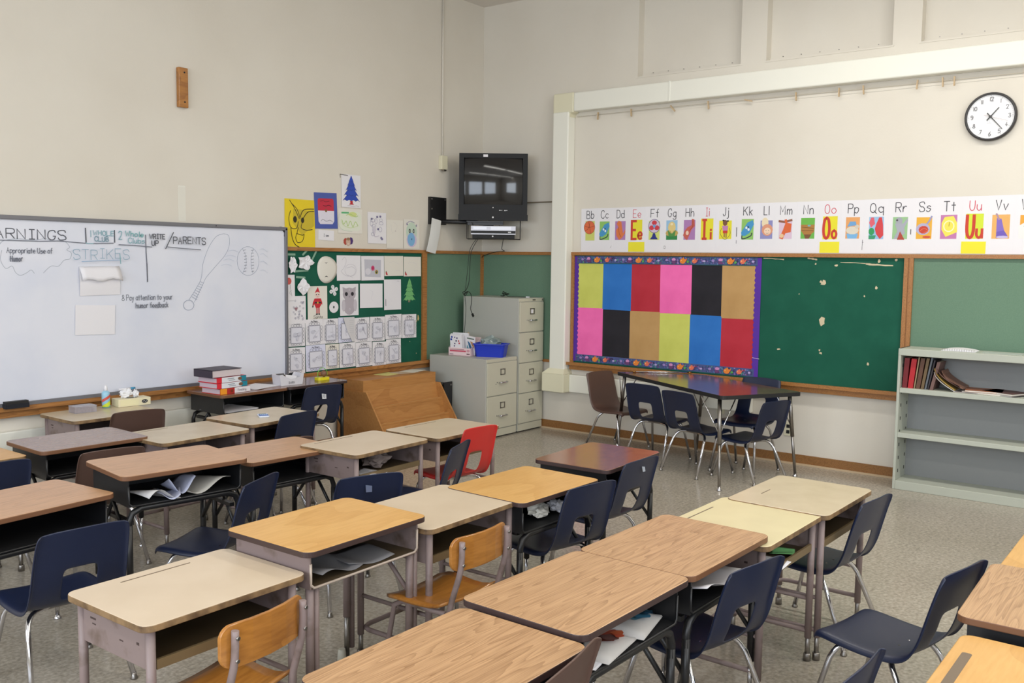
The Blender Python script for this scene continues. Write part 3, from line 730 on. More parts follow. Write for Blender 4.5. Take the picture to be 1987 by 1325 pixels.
def wooden_chair(mid, deg, label):
    a = R(deg); oy = -.235
    t = thing('wooden_chair', label, 'chair', (mid[0]+oy*math.sin(a), mid[1]-oy*math.cos(a), 0), a, 'wooden school chairs')
    # curved plywood backrest
    def back():
        mb = MB(); n = 14; z0, z1 = .515, .645
        ring = []
        for k in range(n+1):
            u = [-1, -.99, -.96, -.91, -.84, -.7, -.4, 0, .4, .7, .84, .91, .96, .99, 1][k]; x = u*.168; y = -.235-.030*(1-u*u)+.0
            e = max(0, abs(u)-.78)/.22; dz = .042*(1-math.sqrt(max(0, 1-e*e)))
            ring.append((x, y, z0+dz, z1-dz))
        vs = []
        for x, y, a0, a1 in ring: vs += [(x, y-.006, a0), (x, y-.006, a1), (x, y+.006, a1), (x, y+.006, a0)]
        fs = []
        for k in range(n):
            b0 = k*4
            for q_ in range(4): fs.append([b0+q_, b0+(q_+1) % 4, b0+4+(q_+1) % 4, b0+4+q_])
        fs += [[3, 2, 1, 0], [n*4, n*4+1, n*4+2, n*4+3]]
        return mb.add(vs, fs, 0, False)
    o = part('wback', 'backrest', back, M_ply, t); bevel(o, .004, 2)
    def seat():
        mb = MB(); n = 8; m = 8; top = []; bot = []
        for j in range(m+1):
            v = j/m; y = -.205+.310*v; hw = .155+.035*v
            if v > .85: hw -= (v-.85)*.25
            for i in range(n+1):
                u = -1+2*i/n
                x = u*hw; z = .362+.012*abs(u)**2-.010*math.sin(PI*min(1, v*1.2))+(.02*(max(0, .25-v)/.25)**2)-(.018*max(0, v-.8)/.2)
                top.append((x, y, z)); bot.append((x, y, z-.012))
        S = len(top); fs = []
        for j in range(m):
            for i in range(n):
                a0 = j*(n+1)+i; fs.append([a0, a0+1, a0+n+2, a0+n+1]); fs.append([S+a0, S+a0+n+1, S+a0+n+2, S+a0+1])
        for i in range(n):
            fs.append([i, S+i, S+i+1, i+1]); a0 = m*(n+1)+i; fs.append([a0, a0+1, S+a0+1, S+a0])
        for j in range(m):
            a0 = j*(n+1); fs.append([a0, a0+n+1, S+a0+n+1, S+a0]); a0 += n; fs.append([a0, S+a0, S+a0+n+1, a0+n+1])
        return mb.add(top+bot, fs, 0, True)
    part('wseat', 'seat', seat, M_ply, t)
    for sx in (-1, 1):
        P = [(.138*sx, -.268, .632), (.140*sx, -.262, .52), (.145*sx, -.215, .36), (.162*sx, -.21, .20), (.178*sx, -.235, 0)]
        o = part(('wpost', sx), 'rear_leg', lambda: MB().tube(catmull(P, 4), .0125, 8, flat=.8), M_taupe, t)
        part('rivet', 'rivet', lambda: MB().tube([(0, -.284, .612), (0, -.274, .612)], .006, 8).tube([(0, -.281, .545), (0, -.270, .545)], .006, 8), M_steel, o, (.139*sx, 0, 0))
        Q = [(.140*sx, -.19, .338), (.140*sx, .03, .34), (.150*sx, .065, .32), (.172*sx, .115, .0)]
        part(('wfleg', sx), 'front_leg', lambda: MB().tube(Q, .0115, 8), M_taupe, t)
        for sy, P_ in ((-1, (.178*sx, -.235)), (1, (.172*sx, .115))):
            part('wcap', 'foot_cap', lambda: MB().lathe([(.017, 0), (.016, .03), (.0135, .034)], 10), mat('grey_rubber', (120, 114, 108), .6), t, (P_[0], P_[1], 0))
    part('wstr', 'stretcher', lambda: MB().tube([(-.14, .02, .338), (.14, .02, .338)], .009, 8).tube([(-.158, -.21, .22), (.158, -.21, .22)], .008, 8), M_taupe, t)
    return t
wooden_chair((-5.935, -4.045), 8, 'wooden school chair with varnished plywood back in the lower left foreground')
wooden_chair((-4.895, -4.015), 1, 'wooden school chair at the cream desk in the middle')

# ---------------------------------------------------------------- black trapezoid table at the right wall
def table():
    A, B, D_, E_ = (-.46, -1.945), (-1.235, -3.325), (-.61, -3.70), (-.115, -2.62)
    t = thing('activity_table', 'black-edged trapezoid activity table reflecting the coloured paper display', 'table', (-.60, -2.9, 0))
    P = [(p[0]+.60, p[1]+2.9) for p in (A, B, D_, E_)]
    # rounded corners
    pts = []
    for i, p in enumerate(P):
        a_, c_ = Vector(P[i-1]), Vector(P[(i+1) % 4]); p = Vector(p); r = .04
        u = (a_-p).normalized()*r; v = (c_-p).normalized()*r
        for k in range(5):
            q = k/4; pts.append(tuple(((1-q)**2)*(p+u)+2*q*(1-q)*p+q*q*(p+v)))
    MB().prism(pts, .668, .698, 0, 1).build('tabletop', [M_darktop, M_rubber], t)
    feet = [(-.30, -1.86), (-1.35, -3.385), (-.42, -3.62), (-.05, -2.55)]
    c0 = Vector((0, 0))
    for p, f in zip(P, feet):
        p = Vector(p); d = (c0-p).normalized(); top = p+d*.10; f = Vector((f[0]+.60, f[1]+2.9)); 
        if f.x > .52: f.x = .52
        f = top+(f-top)*.75
        L_ = MB().tube([(top.x, top.y, .668), (top.x+(f.x-top.x)*.5, top.y+(f.y-top.y)*.5, .334)], .0155, 12).build('leg', M_steel, t)
        MB().tube([(top.x+(f.x-top.x)*.45, top.y+(f.y-top.y)*.45, .36), (f.x, f.y, .02)], .0115, 12).build('leg_insert', M_steel, L_)
        MB().lathe([(.018, 0), (.020, .006), (.013, .016), (.011, .03)], 12, (f.x, f.y, 0)).build('glide', M_chrome, L_)
        m = top+(f-top)*.42
        for s_ in (-1, 1):
            n = Vector((-d.y, d.x))*s_*.13
            MB().tube([(top.x+d.x*.05+n.x, top.y+d.y*.05+n.y, .668), (m.x, m.y, .40)], .0045, 8).build('leg_brace', M_chrome, t)
    return t
table()
t = thing('metal_rod', 'shiny metal rod lying on the far edge of the black table', 'rod', (-.27, -2.30, .706), math.atan2(-.42, .32))
MB().tube([(-.24, 0, 0), (.25, 0, 0)], .006, 10).build('rod', M_chrome, t)
for x in (-.245, .25): MB().tube([(x-.012, 0, 0), (x+.012, 0, 0)], .0078, 10).build('end_cap', mat('brass_cap', (150, 110, 60), .35, .8), t)

# ---------------------------------------------------------------- filing cabinets
def cabinet(loc, w_, d_, h_, nd, label):
    t = thing('filing_cabinet', label, 'cabinet', loc)
    o = MB().box(-w_/2, w_/2, 0, d_, .012, h_).build('carcass', M_grey, t); bevel(o, .004)
    MB().box(-w_/2+.01, w_/2-.01, .02, d_-.02, 0, .012).build('plinth', M_blackin, t)
    top, bot = .035, .085; dh = (h_-top-bot)/nd
    MB().box(-w_/2+.004, w_/2-.004, -.006, 0, h_-top+.003, h_-.003).build('top_rail', M_grey2, t)
    MB().box(-w_/2+.004, w_/2-.004, -.006, 0, .014, bot-.004).build('kick_panel', M_grey2, t)
    for k in range(nd):
        z0 = bot+k*dh+.004; z1 = z0+dh-.008; zc = (z0+z1)/2
        d = MB().box(-w_/2+.008, w_/2-.008, -.014, 0, z0, z1).build('drawer', M_grey2, t); bevel(d, .003)
        f = MB(); zl = z1-.09
        for a_ in ((-.034, -.027, zl-.028, zl+.028), (.027, .034, zl-.028, zl+.028), (-.034, .034, zl+.022, zl+.029), (-.034, .034, zl-.029, zl-.022)): f.box(a_[0], a_[1], -.021, -.014, a_[2], a_[3])
        f.build('label_frame', M_steel, d)
        if nd == 4 and k == 3: MB().box(-.02, .014, -.016, -.014, zl-.018, zl+.018).build('label_card', M_paper, d)
        else: MB().box(-.026, .026, -.015, -.014, zl-.02, zl+.02).build('label_card', M_grey2, d)
        zh = z0+dh*.38
        h = MB().tube([(-.055, -.014, zh), (-.055, -.036, zh), (-.045, -.042, zh), (.045, -.042, zh), (.055, -.036, zh), (.055, -.014, zh)], .0058, 8)
        h.tube([(-.058, -.040, zh), (-.030, -.044, zh)], .009, 8).build('handle', M_chrome, d)
        MB().tube([(-.082, -.017, zh+.002), (-.082, -.013, zh+.002)], .006, 8).build('catch', M_steel, d)
    if nd == 4:
        MB().box(.015, .065, -.008, -.006, h_-.024, h_-.014).build('maker_plate', M_rubber, t)
        MB().tube([(w_/2-.025, -.012, h_-.018), (w_/2-.025, -.004, h_-.018)], .009, 10).build('lock', M_steel, t)
    else: MB().tube([(-.10, -.016, h_-.24), (-.10, -.012, h_-.24)], .004, 8).build('keyhole', M_rubber, t)
    return t
cabinet((-.232, -.822, 0), .405, .70, 1.312, 4, 'tall grey four-drawer filing cabinet in the room corner')
cabinet((-.690, -.822, 0), .465, .71, .755, 2, 'low grey two-drawer filing cabinet left of the tall one')

# worksheets and notebooks in a pink and white file box, blue tub with a plastic bag
t = thing('file_box', 'pink and white cardboard file box on the low filing cabinet', 'box', (-.715, -.385, .755), R(-80))
cb = MB(); W_, D2 = .125, .10
cb.box(-W_, W_, -D2, -D2+.004, .0, .075); cb.box(-W_, W_, D2-.004, D2, 0, .17); cb.box(-W_, W_, -D2, D2, 0, .004)
for x in (-W_, W_-.004):
    cb.add([(x, -D2, 0), (x, D2, 0), (x, D2, .17), (x, -D2, .075), (x+.004, -D2, 0), (x+.004, D2, 0), (x+.004, D2, .17), (x+.004, -D2, .075)],
           [(3, 2, 1, 0), (4, 5, 6, 7), (0, 1, 5, 4), (1, 2, 6, 5), (2, 3, 7, 6), (3, 0, 4, 7)])
cb.build('carton', mat('pink_white_card', (226, 200, 202), .6), t)
ar = Art(D2+.0006); ar.rect(-.11, .07, .038, .052, (196, 70, 96)).rect(-.11, .05, .056, .062, (150, 110, 120)).rect(.078, .112, .014, .024, (90, 50, 60)).ell(.095, .05, .018, .012, (206, 150, 160)).rect(-.11, -.07, .010, .016, (130, 110, 120))
ar.build('print', t)
rnd = random.Random(3)
for k in range(7):
    yy = -.085+k*.014; hgt = .20+rnd.uniform(-.01, .015); x0 = -.108+rnd.uniform(-.005, .005); ww = .13 if k < 5 else .17
    n_ = thing('notebook', ('white booklet with coloured squares, front one in the file box', 'thin white booklet right behind the one with coloured squares', 'third white booklet from the front of the file box', 'fourth white booklet from the front of the file box', 'fifth white booklet from the front of the file box', 'wider white booklet second from the back of the file box', 'wider white booklet at the back of the file box')[k], 'book', (-.715, -.385, .76), R(-80), group='booklets in the pink file box')
    n_.location = (-.715+math.sin(R(80))*yy*1.0, -.385+math.cos(R(-80))*yy, .76); n_.rotation_euler = (R(5+k*.6), 0, R(-80))
    MB().box(x0, x0+ww, -.004, .004, .0, hgt).build('pages', M_paper, n_)
    if k == 0:
        ar = Art(.0046)
        for u_, v_, s_, c_ in [(.012, .165, .018, (40, 70, 160)), (.004, .14, .02, (40, 70, 160)), (.048, .165, .012, (60, 50, 110)), (.072, .158, .014, (60, 50, 110)), (.062, .13, .014, (40, 36, 80)), (.046, .105, .013, (60, 40, 90)), (.042, .082, .012, (80, 50, 100)), (.09, .13, .014, (190, 50, 70)), (.096, .108, .015, (200, 60, 80))]:
            ar.rect(x0+u_, x0+u_+s_, v_, v_+s_, c_)
        ar.build('cover_print', n_)
n_ = thing('magazine', 'white magazine cover with coloured print leaning in the file box', 'magazine', (-.735, -.47, .765), R(-80)); n_.rotation_euler = (R(14), R(8), R(-80))
MB().box(-.045, .055, -.003, .003, 0, .19).build('pages', M_paper, n_)
ar = Art(.0034); ar.rect(-.035, .045, .160, .172, (90, 110, 100)); ar.poly([(-.03, .14), (.0, .12), (.03, .05), (.0, .04)], (60, 110, 150)); ar.poly([(.0, .14), (.04, .13), (.045, .07), (.02, .10)], (190, 140, 90)); ar.poly([(-.035, .10), (-.01, .06), (-.02, .01), (-.04, .03)], (110, 160, 170)); ar.build('cover_print', n_)
t = thing('pencil', 'tan pencil sticking up out of the file box', 'pencil', (-.70, -.44, .79), 0); t.rotation_euler = (0, R(-8), 0)
MB().tube([(0, 0, 0), (0, 0, .19)], .0045, 6).build('shaft', mat('tan_pencil', (206, 170, 120), .5), t)
t = thing('plastic_tub', 'bright blue plastic tub on the low filing cabinet', 'tub', (-.655, -.665, .755), R(-67))
def tub():
    mb = MB(); r0 = rrect(-.135, .135, -.075, .075, .03, 4); r1 = rrect(-.155, .155, -.092, .092, .03, 4); r2 = rrect(-.166, .166, -.103, .103, .034, 4)
    ri = rrect(-.150, .150, -.087, .087, .03, 4); rb = rrect(-.130, .130, -.070, .070, .03, 4); n = len(r0)
    rings = [(r0, 0), (r1, .118), (r2, .118), (r2, .128), (ri, .128), (rb, .006)]
    vs = [(p[0], p[1], z) for rg, z in rings for p in rg]; fs = []
    for k in range(len(rings)-1):
        for i in range(n): j = (i+1) % n; fs.append([k*n+i, k*n+j, (k+1)*n+j, (k+1)*n+i])
    fs.append(list(range(n))[::-1]); fs.append([5*n+i for i in range(n)])
    return mb.add(vs, fs)
tub().build('tub', mat('cobalt_plastic', (30, 54, 180), .35), t)
def crumple(seed, rx, ry, rz, sub=3, amp=.28):
    bm = bmesh.new(); bmesh.ops.create_icosphere(bm, subdivisions=sub, radius=1); r_ = random.Random(seed)
    from mathutils import noise
    off = Vector((seed*3.1, seed*1.7, seed*.9))
    for v in bm.verts:
        k = 1+amp*(abs(noise.noise(v.co*2.1+off))*2-.6)+amp*.6*noise.noise(v.co*4.7+off)
        v.co = Vector((v.co.x*rx*k, v.co.y*ry*k, v.co.z*rz*k))
    me = bpy.data.meshes.new('crumple'); bm.to_mesh(me); bm.free(); return me
def crumpled(name, label, cat, loc, s, seed, m, rz=0, parent=None, group=None, amp=.28):
    me = crumple(seed, *s, amp=amp); me.name = name; me.materials.append(m)
    z0 = min(v.co.z for v in me.vertices)
    for v in me.vertices: v.co.z -= z0
    o = link(name, me, parent, loc, (0, 0, rz)); 
    if cat: tag(o, label, cat, group)
    return o
crumpled('plastic_bag', 'crumpled grey plastic bag bulging out of the blue tub', 'bag', (-.655, -.665, .800), (.10, .062, .075), 7, mat('grey_film', (128, 142, 140), .3, spec=.7), R(-67), amp=.35)

# cable tangle on the tall cabinet
def tangle(seed, n, rx, ry, rz, r, base):
    r_ = random.Random(seed); P = []
    for k in range(n): P.append((r_.uniform(-rx, rx), r_.uniform(-ry, ry), base+abs(r_.gauss(0, rz))))
    return MB().tube(catmull(P, 5), r, 6)
t = thing('cable_tangle', 'small tangle of dark cable on top of the tall filing cabinet', 'cable', (-.27, -.50, 1.312))
tangle(4, 14, .06, .05, .022, .0035, .006).build('coil', mat('dark_green_cable', (24, 34, 26), .5), t)
MB().tube(catmull([(.04, -.02, .005), (.06, -.10, .004), (.09, -.16, .004), (.10, -.22, .004)], 5), .003, 6).build('lead', mat('dark_green_cable', (24, 34, 26), .5), t)
MB().box(.094, .108, -.25, -.215, .0, .010).build('plug', M_paper, t)
# black folded panel between rack and cabinet
t = thing('black_panel', 'black metal panel standing between the plywood rack and low filing cabinet', 'panel', (-1.0, -.42, 0))
MB().box(-.06, .055, -.006, .006, 0, .245).box(-.06, .055, -.006, .006, .25, .52).build('plates', M_black, t)
MB().box(-.06, .055, .006, .30, 0, .50).build('case', M_blackin, t)
for z in (.49,): MB().tube([(.035, -.010, z), (.035, -.005, z)], .009, 10).build('bolt', M_steel, t)

# ---------------------------------------------------------------- plywood display rack
t = thing('display_rack', 'tan plywood magazine display rack with sloping tiers below the pinned drawings', 'rack', (-1.57, -.03, 0))
w2 = .465; M_plye = mat('pale_plywood_edge', (196, 150, 92), .5)
MB().box(-w2, w2, -.325, 0, .0, .62).build('cabinet_body', M_plyr, t)
side = [(-.012, 0), (-.012, .525), (-.375, .525), (-.70, .03), (-.70, 0)]
for x in (-w2-.015, w2):
    m = Matrix(((0, 0, 1, 0), (1, 0, 0, 0), (0, 1, 0, 0), (0, 0, 0, 1)))
    o = MB().prism([(p[0], p[1]) for p in side[::-1]], x, x+.015, M=m).build('side_panel', [M_plyr], t)
for k in range(4):
    y0, z0 = -.325-.084*k, .525-.135*k
    m = MB(); m.add([(-w2, y0, z0), (w2, y0, z0), (w2, y0-.035, z0-.15), (-w2, y0-.035, z0-.15), (-w2, y0+.010, z0), (w2, y0+.010, z0), (w2, y0-.025, z0-.15), (-w2, y0-.025, z0-.15)],
        [(0, 3, 2, 1), (4, 5, 6, 7), (0, 1, 5, 4), (3, 7, 6, 2), (0, 4, 7, 3), (1, 2, 6, 5)])
    m.build('display_tier', M_plyr, t)
    MB().box(-w2, w2, y0-.001, y0+.011, z0-.001, z0+.001).build('tier_edge', M_plye, t)
    MB().box(-w2, w2, y0-.09, y0-.02, z0-.152, z0-.145).build('tier_ledge', M_plyr, t)
for k, (x, y, r_, c_, lb) in enumerate([(-1.54, -.16, 8, (214, 208, 130), 'pale yellow paper lying on the plywood rack'), (-1.36, -.19, -6, (196, 176, 150), 'tan printed sheet lying on the plywood rack'), (-1.22, -.17, 12, (222, 220, 206), 'white sheet lying at the right end of the plywood rack')]):
    o = MB().box(-.11, .11, -.08, .08, 0, .0015).build('paper_sheet', mat('loose_sheet_%d' % k, c_, .7), None, (x, y, .621+.0016*k), (0, 0, R(r_))); tag(o, lb, 'paper')

# ---------------------------------------------------------------- television on its wall arm
tv = thing('television', 'black tube television mounted high in the room corner', 'television', (-.42, -.48, 2.095), R(37.5-90))
hw, ht = .335, .620
def tvbody():
    m = MB(); x, z1 = hw, ht
    s0 = [(-x, 0, .0), (x, 0, 0), (x, 0, z1), (-x, 0, z1)]; s1 = [(p[0], .13, p[2]) for p in s0]
    s2 = [(p[0]*.58, .30, .05+p[2]*.70) for p in s0]
    m.add(s0+s1+s2, [(3, 2, 6, 7), (2, 1, 5, 6), (1, 0, 4, 5), (0, 3, 7, 4), (7, 6, 10, 11), (6, 5, 9, 10), (5, 4, 8, 9), (4, 7, 11, 8), (8, 11, 10, 9)])
    sx0, sx1, sz0, sz1 = -.288, .288, .125, .575
    o_ = [(sx0, sz0), (sx1, sz0), (sx1, sz1), (sx0, sz1)]; O_ = [(-x, 0), (x, 0), (x, z1), (-x, z1)]
    for i in range(4):
        j = (i+1) % 4
        m.add([(O_[i][0], 0, O_[i][1]), (O_[j][0], 0, O_[j][1]), (o_[j][0], .0, o_[j][1]), (o_[i][0], 0, o_[i][1])], [(0, 1, 2, 3)])
        m.add([(o_[i][0], 0, o_[i][1]), (o_[j][0], 0, o_[j][1]), (o_[j][0], .03, o_[j][1]), (o_[i][0], .03, o_[i][1])], [(0, 1, 2, 3)])
    return m
o = tvbody().build('case', M_tv, tv); bevel(o, .005, 2)
sc = MB(); n = 16; vs = []
for j in range(n+1):
    for i in range(n+1):
        u, v = -1+2*i/n, -1+2*j/n
        vs.append((u*.290, .026-.040*(1-(u*u*.6+v*v*.4)), .35+v*.228))
sc.add(vs, [[j*(n+1)+i, j*(n+1)+i+1, (j+1)*(n+1)+i+1, (j+1)*(n+1)+i] for j in range(n) for i in range(n)], 0, True).build('screen', M_screen, tv)
MB().box(-hw-.006, hw+.006, -.010, .05, -.03, .028).build('lower_bezel', M_tv, tv)
MB().box(-.10, -.055, -.002, .0, .585, .608).build('sticker', M_paper, tv, label='small white sticker')
MB().tube([(0, -.002, .095), (0, .001, .095)], .006, 8).box(.06, .075, -.002, 0, .066, .072).box(.082, .09, -.002, 0, .066, .072).box(.11, .125, -.002, 0, .064, .072).box(.13, .14, -.002, 0, .066, .072).build('buttons', M_steel, tv)
MB().tube([(0, -.013, 0), (0, -.009, 0)], .009, 10).build('badge', M_steel, tv)
arm = thing('television_bracket', 'black steel wall bracket and tray holding the television', 'bracket', (-.42, -.48, 0), R(37.5-90))
MB().box(-.26, .10, .02, .40, 2.040, 2.060).box(-.26, .10, .02, .03, 2.02, 2.045).build('tray', M_black, arm)
inv = Matrix.Rotation(-R(37.5-90), 4, 'Z') @ Matrix.Translation((.42, .48, 0))
def wbox(x0, x1, y0, y1, z0, z1): return MB().box(x0, x1, y0, y1, z0, z1, 0, inv)
o = wbox(-.835, -.60, -.03, 0, 2.02, 2.285).build('wall_plate', M_black, arm)
bolts = MB()
for x, z in ((-.815, 2.265), (-.815, 2.17), (-.62, 2.265)): bolts.tube([tuple(inv @ Vector((x, -.036, z))), tuple(inv @ Vector((x, -.028, z)))], .008, 8)
bolts.build('bolt', M_steel, arm)
A0 = inv @ Vector((-.70, -.03, 2.05)); 
MB().tube([tuple(A0), (-.20, .12, 2.05), (0, .18, 2.03)], .022, 8).build('arm', M_black, arm)
MB().tube([(-.255, .0, 2.05), (-.255, .0, 1.885), (.27, .0, 1.885), (.27, .0, 2.07)], .004, 6).tube([(-.255, .25, 2.05), (-.255, .25, 1.885), (.27, .25, 1.885), (.27, .25, 2.07)], .004, 6).build('hanger_rods', M_black, arm)
MB().box(-.20, .215, -.012, .25, 1.890, 1.925).build('lower_shelf', M_tv, arm)
MB().tube([(0, -.016, 1.91), (0, -.012, 1.91)], .008, 8).build('shelf_bolt', M_steel, arm)
vc = thing('video_player', 'silver and black video player on the shelf below the television', 'player', (-.42, -.48, 1.926), R(37.5-90))
o = MB().box(-.215, .225, -.02, .24, 0, .085).build('case', mat('silver_plastic', (196, 196, 204), .35, .2), vc); bevel(o, .003)
MB().box(-.213, .223, -.0225, -.019, .012, .038).build('dark_panel', M_rubber, vc)
MB().box(-.19, -.06, -.022, -.019, .05, .076).box(-.02, .18, -.022, -.019, .048, .078).build('tape_door', mat('silver_door', (214, 214, 220), .3, .2), vc)
MB().box(.15, .18, -.024, -.022, .018, .030).build('display', M_steel, vc)
M_cab = mat('black_cable', (22, 24, 20), .5)
def cable(label, P, r=.0035):
    o = MB().tube(catmull(P, 6), r, 6).build('power_cable', M_cab); return tag(o, label, 'cable')
cable('black cable hanging from the television shelf, knotted halfway, ending in a plug', [(-.555, -.42, 1.90), (-.60, -.37, 1.78), (-.605, -.35, 1.68), (-.60, -.34, 1.55), (-.60, -.33, 1.45), (-.655, -.34, 1.38), (-.69, -.33, 1.36), (-.66, -.34, 1.33), (-.63, -.34, 1.37), (-.69, -.34, 1.34), (-.61, -.33, 1.365), (-.575, -.33, 1.35), (-.565, -.34, 1.31), (-.57, -.34, 1.25), (-.58, -.34, 1.20), (-.565, -.34, 1.165), (-.555, -.34, 1.15)])
o = MB().box(-.010, .010, -.006, .006, -.022, .012, 0, Matrix.Rotation(R(-35), 4, 'Y')).build('plug', M_cab, bpy.data.objects['power_cable'], (-.548, -.34, 1.138))
cable('thin black cable hanging straight beside the knotted cable', [(-.575, -.42, 1.90), (-.62, -.36, 1.78), (-.64, -.35, 1.6), (-.645, -.33, 1.42), (-.67, -.34, 1.33), (-.64, -.33, 1.2), (-.645, -.32, 1.0), (-.64, -.30, .85), (-.65, -.27, .765), (-.68, -.24, .760)], .0028)
cable('black cable looping from the television shelf to the oak rail on the right', [(-.30, -.52, 1.89), (-.24, -.46, 1.83), (-.12, -.36, 1.79), (-.03, -.32, 1.77), (-.04, -.2, 1.76), (-.05, -.06, 1.72), (-.045, -.04, 1.70)], .0032)
for k, (x, y) in enumerate([(-.56, -.33), (-.36, -.5)]): cable('short black cable between television and video player, %s one' % ('left', 'right')[k], [(x, y, 2.04), (x+.02, y, 2.0), (x+.01, y+.02, 1.97), (x+.02, y+.02, 1.94)], .003)['group'] = 'short cables under the television'
rag = sheet(.115, .33, .003, .02, .0)
o = rag.build('hanging_sheet', mat('soft_white', (206, 206, 202), .8), None, (-.835, -.075, 1.905), (0, R(12), R(-10))); tag(o, 'torn white sheet hanging from the bracket left of the television', 'paper')

# ---------------------------------------------------------------- whiteboard on the left wall
X0, X1, Z0, Z1 = -5.053, -2.613, .700, 1.900
t = thing('whiteboard', 'long whiteboard with faded marker writing on the left wall', 'whiteboard', (0, -.02, 0))
MB().box(X0, X1, -.012, .018, Z0, Z1).build('writing_surface', M_wb, t)
fr = MB().box(X0-.02, X1+.02, -.03, .018, Z1-.002, Z1+.026).box(X1-.002, X1+.022, -.03, .018, Z0, Z1+.02).box(X0-.022, X0+.002, -.03, .018, Z0, Z1+.02)
o = fr.build('frame', M_alu, t); bevel(o, .004)
o = MB().box(X0-.02, X1-.05, -.055, -.01, .688, .712).box(X0-.02, X1-.05, -.058, -.052, .690, .722).build('marker_tray', M_alu, t); bevel(o, .003)
cn = MB().tube(catmull([(X1-.05, -.008, Z1+.012), (X1-.02, -.008, Z1+.012), (X1+.008, -.008, Z1-.01), (X1+.010, -.008, Z1-.05)], 5), .016, 8)
cn.build('corner_cap', M_rubber, t)
MB().tube([(-3.28, -.034, Z1+.013), (-3.28, -.028, Z1+.013)], .004, 6).build('screw', M_rubber, t)
a = Art(.0122, .4); K = (82, 84, 94); K2 = (112, 116, 128); TE = (120, 168, 178); LB = (150, 176, 206); GR_ = (160, 168, 180); rnd = random.Random(11)
a.text('WARNINGS', -4.985, 1.776, .062, .0062, K, jit=.5, rnd=rnd, wid=1.35)
a.stroke([(-5.03, 1.766), (-4.62, 1.763), (-4.50, 1.768), (-4.31, 1.757)], .006, K2)
a.stroke([(-4.308, 1.860), (-4.306, 1.762)], .008, K); a.stroke([(-4.099, 1.852), (-4.099, 1.768)], .007, K)
a.stroke([(-3.863, 1.826), (-3.861, 1.70), (-3.857, 1.62)], .007, K2); a.stroke([(-3.857, 1.62), (-3.855, 1.49)], .007, K)
a.stroke([(-4.306, 1.762), (-4.30, 1.755), (-4.254, 1.757)], .005, TE)
a.text('1', -4.285, 1.800, .045, .0045, TE); a.text('WHOLE', -4.255, 1.814, .032, .0045, TE, jit=.5, rnd=rnd, wid=1.15); a.text('CLUB', -4.245, 1.772, .032, .005, (100, 140, 156), jit=.6, rnd=rnd)
a.stroke([(-4.254, 1.757), (-4.112, 1.762)], .006, K2)
a.text('2', -4.07, 1.790, .055, .005, TE, wid=.7); a.text('Whole', -4.02, 1.812, .036, .006, (110, 168, 172), jit=.5, rnd=rnd, wid=1.1); a.text('Clubs', -4.0, 1.766, .036, .005, TE, jit=.5, rnd=rnd, wid=1.1)
a.stroke([(-4.074, 1.752), (-3.95, 1.750), (-3.82, 1.740)], .006, K2)
a.text('WRITE', -3.838, 1.800, .034, .0065, K, jit=.5, rnd=rnd, wid=.9); a.text('UP', -3.822, 1.750, .036, .0065, K, jit=.5, rnd=rnd)
a.stroke([(-3.712, 1.730), (-3.645, 1.852)], .007, K); a.text('PARENTS', -3.648, 1.768, .05, .0065, K, jit=.6, rnd=rnd, wid=.98)
a.stroke([(-3.70, 1.744), (-3.56, 1.734), (-3.42, 1.727)], .006, K2)
a.text('STRIKES', -4.405, 1.652, .066, .0045, (140, 168, 188), jit=1.2, rnd=rnd, wid=1.12); a.curve([(-4.35, 1.632), (-4.2, 1.640), (-4.07, 1.645)], .005, LB); a.stroke([(-4.075, 1.69), (-4.07, 1.62)], .006, TE)
a.build('heading_writing', t, 'faded black and teal marker headings')
a = Art(.0122, .4)
# speech cloud
a.curve([(-4.86, 1.70), (-4.87, 1.64), (-4.84, 1.585), (-4.80, 1.60), (-4.78, 1.56), (-4.75, 1.54), (-4.71, 1.556), (-4.68, 1.575), (-4.66, 1.553)], .0035, GR_)
a.curve([(-4.60, 1.556), (-4.55, 1.60), (-4.50, 1.60), (-4.46, 1.64), (-4.42, 1.65), (-4.41, 1.69), (-4.44, 1.71), (-4.42, 1.73), (-4.46, 1.77), (-4.53, 1.765), (-4.58, 1.78), (-4.66, 1.77), (-4.76, 1.775), (-4.85, 1.76), (-4.88, 1.72)], .0035, GR_)
a.text('Appropriate Use of', -4.83, 1.684, .034, .0045, K2, jit=.4, rnd=rnd, wid=.72); a.text('Humor', -4.812, 1.632, .034, .006, K2, jit=.4, rnd=rnd, wid=.62)
a.build('cloud_note', t, 'speech cloud with a short handwritten note')
a = Art(.0122, .4)
a.text('8 Pay attention to your', -4.052, 1.358, .040, .0045, K2, jit=.4, rnd=rnd, wid=.66); a.text('humor feedback', -3.952, 1.302, .038, .005, K2, jit=.4, rnd=rnd, wid=.70)
a.build('note_writing', t, 'thin handwritten note in two lines')
a = Art(.0122, .4)
# bat and ball
BC = (150, 160, 180)
a.curve([(-3.20, 1.855), (-3.155, 1.84), (-3.15, 1.77), (-3.19, 1.69), (-3.28, 1.60), (-3.36, 1.52), (-3.385, 1.48)], .0035, BC)
a.curve([(-3.20, 1.855), (-3.27, 1.83), (-3.34, 1.74), (-3.39, 1.62), (-3.40, 1.54), (-3.415, 1.49)], .0035, BC)
a.curve([(-3.385, 1.48), (-3.43, 1.40), (-3.47, 1.33)], .0035, BC); a.curve([(-3.415, 1.49), (-3.47, 1.41), (-3.52, 1.345)], .0035, BC)
for k in range(8): a.stroke([(-3.415-.011*k, 1.485-.016*k), (-3.385-.009*k, 1.475-.018*k)], .003, BC)
a.ring(-3.52, 1.31, .045, .038, .0035, BC, 14)
a.build('bat_drawing', t, 'pale outline of a baseball bat')
a = Art(.0122, .4)
a.ring(-2.975, 1.645, .105, .115, .0035, BC, 22)
